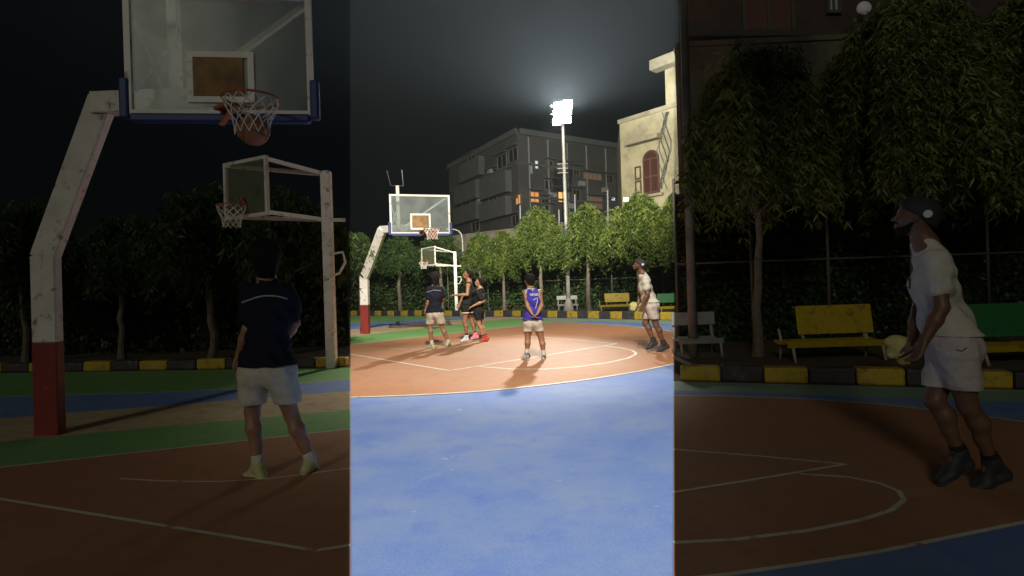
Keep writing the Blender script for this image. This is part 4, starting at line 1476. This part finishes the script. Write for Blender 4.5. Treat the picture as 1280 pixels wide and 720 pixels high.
for (x0, y0, x1, y1) in ((622, 196, 634, 208), (636, 188, 648, 200), (612, 244, 622, 254), (640, 270, 650, 282), (590, 278, 600, 288), (676, 246, 686, 256), (716, 208, 724, 220), (756, 218, 766, 230), (682, 200, 691, 212), (757, 250, 761, 262)):
    window(fr_ if x0 > 653 else fl, root, x0, y0, x1, y1, win_dark, 1)
for (x, y) in ((614, 214), (690, 244), (726, 230), (755, 238), (600, 252), (712, 258)):
    fc = fr_ if x > 653 else fl
    u, z = fc.hit(x, y)
    s = MB(); fc.rect(s, u - .4, u + .4, z - .28, z + .28, .003, .35); s.build('cooling_unit', mat('cooling unit', (.2, .2, .19), .6), root)
s = MB()
u, z = fl.hit(625, 180)
for k, (uu, ww, dd, hh) in enumerate(((fl.w * .72, 2.2, 2.4, 1.7), (fl.w * .3, 1.4, 1.5, 1.1))):
    c = fl.a + fl.d * uu - fl.n * 3
    s.box((c.x, c.y, hL + hh / 2), (ww, dd, hh), fl.ax())
s.build('roof_stair_head', dark_c2, root)
s = MB()
c = fr_.a + fr_.d * (fr_.w * .45) - fr_.n * 2.5
s.tube([(c.x, c.y, hL), (c.x, c.y, hL + 1.1), (c.x, c.y, hL + 1.3)], [.7, .7, .3], 14)
s.build('water_tank', mat('black tank', (.02, .02, .02), .5), root, True)
s = MB()
for k in range(5):
    u, z = fr_.hit(660 + 24 * k, 190)
    fr_.rect(s, u, u + .12, 2, hL - .3, .003, .1)
s.build('drain_pipe', pm, root)

# cream house
cream_m = mat('cream render', (0.29, 0.25, 0.145), 0.85, (.8, (0.2, 0.17, 0.1), 0.4, 0.68), 0.2, 12, dirt=(1.1, (0.13, 0.115, 0.08), 0.52, 0.8))
cream_d = mat('stained cream', (0.24, 0.21, 0.135), 0.9, (1.2, (0.12, 0.105, 0.075), 0.4, 0.75), 0.2, 12)
brown_w = mat('brown joinery', (0.065, 0.03, 0.018), 0.6)
A = gx(781, 43); Bn = gx(900, 37)
hf = Face(A, Bn)
_, hT = hf.hit(800, 147)
root = thing('cream_house', 'cream rendered house with an arched brown window at the right of the lit view', 'house', (A[0], A[1], 0))
slab_block(root, [A, Bn, (Bn[0] + 2, Bn[1] + 10), (A[0] + 2, A[1] + 12)], hT, cream_m)
s = MB(); hf.rect(s, -.1, hf.w, hT - .02, hT + .3, .003, .12); s.build('parapet', cream_d, root)
u0, z0 = hf.hit(787, 184); u1, _ = hf.hit(828, 178)
s = MB(); hf.rect(s, u0, u1, z0, z0 + .35, .003, .7); s.build('ledge', cream_d, root, bevel=.04)
u0, z0 = hf.hit(835, 130); u1 = hf.w
s = MB()
uu, zz = hf.hit(831, 92); _, ztop = hf.hit(838, 73)
hf.rect(s, uu, hf.w, hT + .02, ztop, -2.5, 2.49)
s.build('upper_storey', cream_m, root)
s = MB(); u2, _ = hf.hit(820, 80)
_, zc0 = hf.hit(832, 92); _, zc1 = hf.hit(832, 79)
hf.rect(s, u2, hf.w, zc1 - .5, zc1 + .25, .0, .9); s.build('roof_slab', cream_d, root, bevel=.05)
# arched window
u0, z1 = hf.hit(803.5, 190); u1, z0 = hf.hit(825.5, 241)
wc = (u0 + u1) / 2; hw_ = (u1 - u0) / 2; zsp = z1 - hw_ * .95
def arch_pts(hw2, z_bot, zs_, n=14):
    return [(wc - hw2, z_bot), (wc + hw2, z_bot)] + [(wc + hw2 * math.cos(math.pi * i / n), zs_ + hw2 * .95 * math.sin(math.pi * i / n)) for i in range(n + 1)]
def arch_plate(hw2, zb, off, th, mt, name, parent):
    pts = arch_pts(hw2, zb, zsp)
    n = len(pts)
    vs = []
    for o_ in (off, off + th):
        for (u, z) in pts:
            p = hf.a + hf.d * u + hf.n * o_
            vs.append((p.x, p.y, z))
    mb = MB(); mb.add(vs, [tuple(range(n)), tuple(reversed(range(n, 2 * n)))] + [(i, n + i, n + (i + 1) % n, (i + 1) % n) for i in range(n)])
    return mb.build(name, mt, parent)
fo = arch_plate(hw_, z0, .003, .08, brown_w, 'window', root)
pa = arch_plate(hw_ * .82, z0 + .12, .085, .012, mat('brown glass', (0.05, 0.018, 0.012), .3), 'pane', fo); pa.matrix_parent_inverse = Matrix.Identity(4)
s = MB()
for zz_ in (z0 + .15, z0 + (zsp - z0) * .5, zsp):
    hf.rect(s, u0 + .1, u1 - .1, zz_ - .05, zz_ + .05, .1, .04)
hf.rect(s, wc - .05, wc + .05, z0 + .05, zsp, .1, .06)
so = s.build('glazing_bar', brown_w, fo); so.matrix_parent_inverse = Matrix.Identity(4)
s = MB(); hf.rect(s, u0 - .3, u1 + .3, z0 - .2, z0 - .02, .003, .3); so = s.build('sill', cream_d, fo); so.matrix_parent_inverse = Matrix.Identity(4)
s = MB()
us, zs1 = hf.hit(794.5, 209); ue, zs0 = hf.hit(803, 241)
for (za, zb2) in ((zs0, zs0 + (zs1 - zs0) * .47), (zs0 + (zs1 - zs0) * .52, zs1)):
    for (ua, ub) in ((us, us + .09), (ue - .09, ue)):
        hf.rect(s, ua, ub, za, zb2, .1, .06)
    hf.rect(s, us + .09, ue - .09, za, za + .1, .1, .06); hf.rect(s, us + .09, ue - .09, zb2 - .1, zb2, .1, .06)
so = s.build('shutter', brown_w, fo); so.matrix_parent_inverse = Matrix.Identity(4)
# cables on the house
t = MB()
for sgn in range(5):
    x = 828 + sgn * 2.2
    pts = []
    for k in range(9):
        y = 140 + k * 12
        u, z = hf.hit(x + 5 * math.sin(k * 1.1 + sgn) - k * .4, y)
        p = hf.a + hf.d * u + hf.n * (.06 + .02 * sgn); pts.append((p.x, p.y, z))
    t.tube(pts, .03, 5)
t.build('cable', dark_metal, root)
# dish at the house's left corner
# small floodlight on the wall
lp = at(782.5, 249.5, 36.2)
root = thing('wall_floodlight', 'small glaring floodlight at the corner of the cream house above the trees', 'floodlight', lp)
t = MB(); t.tube([lp + Vector((0, .2, -1.6)), lp + Vector((0, .15, 0))], .03, 6); t.build('bracket', dark_metal, root)
t = MB(); t.box(lp, (.34, .14, .26)); t.build('lamp_housing', dark_metal, root)
t = MB(); t.box(lp + Vector((0, -.085, 0)), (.28, .02, .2)); t.build('lamp', lamp_m, root)

# dim brick building at the right
brick_m = mat('dark brick', (0.1, 0.06, 0.05), 0.9, (2, (0.06, 0.045, 0.04), 0.4, 0.65), 0.2, 30)
A = gx(859, 16); Bn = gx(1520, 17)
bf = Face(A, Bn)
root = thing('brick_building', 'dim brown building rising over the wall on the right', 'building', (A[0], A[1], 0))
slab_block(root, [A, Bn, (Bn[0] + 1, Bn[1] + 7), (A[0] + 3, A[1] + 8)], 12, brick_m)
for (x0, y0, x1, y1, pm_) in ((925, -30, 992, 42, mat('brown shutter', (0.13, 0.06, 0.045), .7)), (1031, -8, 1050, 18, lit('dim lit window', (.6, .65, .6), .06)), (1160, -40, 1210, 30, win_dark)):
    window(bf, root, x0, y0, x1, y1, pm_, 1, False)
s = MB(); bf.rect(s, .1, bf.w, at(1000, 46, 16).z, at(1000, 38, 16).z, .003, .3); s.build('floor_band', dark_c2, root)
lp = at(1080, 10, 12.9)
root = thing('wall_floodlight', 'dim pale floodlight above the widest tree on the right', 'floodlight', lp)
t = MB(); t.tube([lp + Vector((0, .1, -.7)), lp + Vector((0, .1, 0))], .03, 6); t.build('bracket', dark_metal, root)
t = MB(); t.sphere(lp, .17, 14, 10, sq=(1, .6, .9)); t.build('lamp', mat('faint lamp', (.5, .5, .48), .5, emit=((1, 1, .95), .04)), root, True)

# ------------------------------------------------------------------ light
w = bpy.data.worlds.new('World')
scene.world = w
w.use_nodes = True
nt = w.node_tree
bgn = nt.nodes['Background']
sky = nt.nodes.new('ShaderNodeTexSky')
sky.sky_type = 'NISHITA'
sky.sun_disc = False
SUN_EL, SUN_AZ = R(22), R(200)        # moon-like dim light from behind the camera, a little to the left
sky.sun_elevation = SUN_EL
sky.sun_rotation = SUN_AZ
nt.links.new(sky.outputs['Color'], bgn.inputs['Color'])
bgn.inputs['Strength'].default_value = 0.0004

sd = bpy.data.lights.new('sun', 'SUN')
sd.energy = 0.31
sd.angle = R(12)
sd.color = (1.0, 0.97, 0.78)
so = bpy.data.objects.new('sun', sd)
COL.objects.link(so)
sv = Vector((math.sin(SUN_AZ) * math.cos(SUN_EL), math.cos(SUN_AZ) * math.cos(SUN_EL), math.sin(SUN_EL)))   # towards the light
so.rotation_euler = sv.to_track_quat('Z', 'Y').to_euler()

def spot(name, loc, target, power, half, blend, col=(1, .95, .85), rad=.02, scale=None):
    d = bpy.data.lights.new(name, 'SPOT')
    d.energy = power
    d.spot_size = 2 * half
    d.spot_blend = blend
    d.shadow_soft_size = rad
    d.color = col
    o = bpy.data.objects.new(name, d)
    COL.objects.link(o)
    o.location = loc
    o.rotation_euler = (Vector(target) - Vector(loc)).to_track_quat('-Z', 'Y').to_euler()
    if scale:
        o.scale = scale
    return o

# added unseen light mast behind the camera: plates cut its beams, darkening both sides
mast = thing('added_light_mast', 'added unseen light mast with barn doors behind the viewer', 'floodlight', (0.25, -1.2, 0))
t = MB(); t.tube([(0.25, -1.2, 0), (0.25, -1.2, 11.3)], .09, 10); t.build('pole', grey_metal, mast, True)
TANW = 202.5 / F
def barn(Lh, phis, rad_=1.3, ext=2.2):
    P = CAM + UP * Lh
    arm = MB(); arm.beam(Vector((.25, -1.2, P.z)), P + Vector((0, -.25, 0)), .06, .06); arm.build('arm', grey_metal, mast)
    hs = MB(); hs.box(P + Vector((0, -.22, .1)), (.5, .3, .5)); hs.build('lamp_housing', dark_metal, mast)  # housing box added to the unseen mast, gives no light
    for sgn in (-1, 1):
        hdir = (FWD + RIGHT * (sgn * TANW)).normalized()
        outn = UP.cross(hdir).normalized()
        if outn.dot(RIGHT) * sgn < 0:
            outn = -outn
        mb = MB()
        vs = []; fs = []
        N = 24
        for i in range(N + 1):
            ph = R(phis[0] + (phis[1] - phis[0]) * i / N)
            e = P + (hdir * math.cos(ph) - UP * math.sin(ph)) * rad_
            vs += [e, e + outn * ext]
        for i in range(N):
            fs.append((2 * i, 2 * i + 1, 2 * i + 3, 2 * i + 2))
        mb.add(vs, fs)
        mb.build('beam_mask', dark_metal, mast)  # added plate, blocks the light outside the middle wedge
    return P
def down(P, ph):
    return P + FWD * math.cos(R(ph)) - UP * math.sin(R(ph))
P1 = barn(9.0, (-10, 89.9))
P2 = barn(12.0, (-10, 89.9))
P3 = barn(7.6, (-55, 60))
WARM = (1, .93, .80)
spot('court_spot', P1, down(P1, 58), 6000, R(46), .5, WARM, .002)  # added front lights, masked to the middle wedge by the plates
spot('court_spot', P2, down(P2, 36), 6000, R(31), .4, WARM, .002)
spot('court_spot', P2, down(P2, 21), 18000, R(25), .35, WARM, .002)
spot('far_spot', P3, down(P3, -8), 82000, R(26), .4, (1, .94, .76), .002)
# the lit mast in the picture throws light back over the players
M0 = LC + Vector((0, -.25, 0))
spot('mast_spot', M0, (-0.3, 11.0, 0), 20000, R(10), .9, (1, .93, .8), .35, (1, .75, 1))
spot('mast_spot', M0 + Vector((0, -.1, 0)), M0 + Vector((0, -.3, 6)), 62000, R(88.5), .3, (.95, .98, 1), .4)  # added upward beam, there to make the haze glow above the lamps
spot('mast_spot', M0 + Vector((0, .6, 0)), M0 + Vector((0, 6, 2.2)), 7000, R(86), .5, (.95, 1, .98), .4)  # added backward beam, fills the haze glow behind the lamps
pl = bpy.data.lights.new('mast_glow', 'POINT'); pl.energy = 160; pl.shadow_soft_size = .5; pl.color = (1, .97, .9)
po = bpy.data.objects.new('mast_glow', pl); COL.objects.link(po); po.location = LC + Vector((0, -.5, 0))
wl = bpy.data.lights.new('wall_lamp_glow', 'POINT'); wl.energy = 250; wl.shadow_soft_size = .2
wo = bpy.data.objects.new('wall_lamp_glow', wl); COL.objects.link(wo); wo.location = at(782.5, 249.5, 36.2) + Vector((0, -.25, 0))

# ------------------------------------------------------------------ haze
USE_HAZE = True
if USE_HAZE:
    hb = MB(); hb.box((0, 35, 14), (160, 110, 30))
    hm = bpy.data.materials.new('haze')
    hm.use_nodes = True
    n_ = hm.node_tree
    n_.nodes.remove(n_.nodes['Principled BSDF'])
    pv = n_.nodes.new('ShaderNodeVolumePrincipled')
    pv.inputs['Density'].default_value = 0.00045
    pv.inputs['Color'].default_value = (.74, .86, .90, 1)
    pv.inputs['Anisotropy'].default_value = 0.2
    n_.links.new(pv.outputs['Volume'], n_.nodes['Material Output'].inputs['Volume'])
    ho = hb.build('haze', hm)
    ho['kind'] = 'stuff'
    ho['label'] = 'thin night haze glowing round the floodlight'

vs_ = scene.view_settings
vs_.view_transform = 'Standard'
vs_.look = 'None'
vs_.exposure = 0
vs_.gamma = 1
cy = scene.cycles
cy.use_denoising = True
cy.max_bounces = 6
cy.diffuse_bounces = 3
cy.transparent_max_bounces = 12
cy.volume_bounces = 0
cy.sample_clamp_indirect = 4
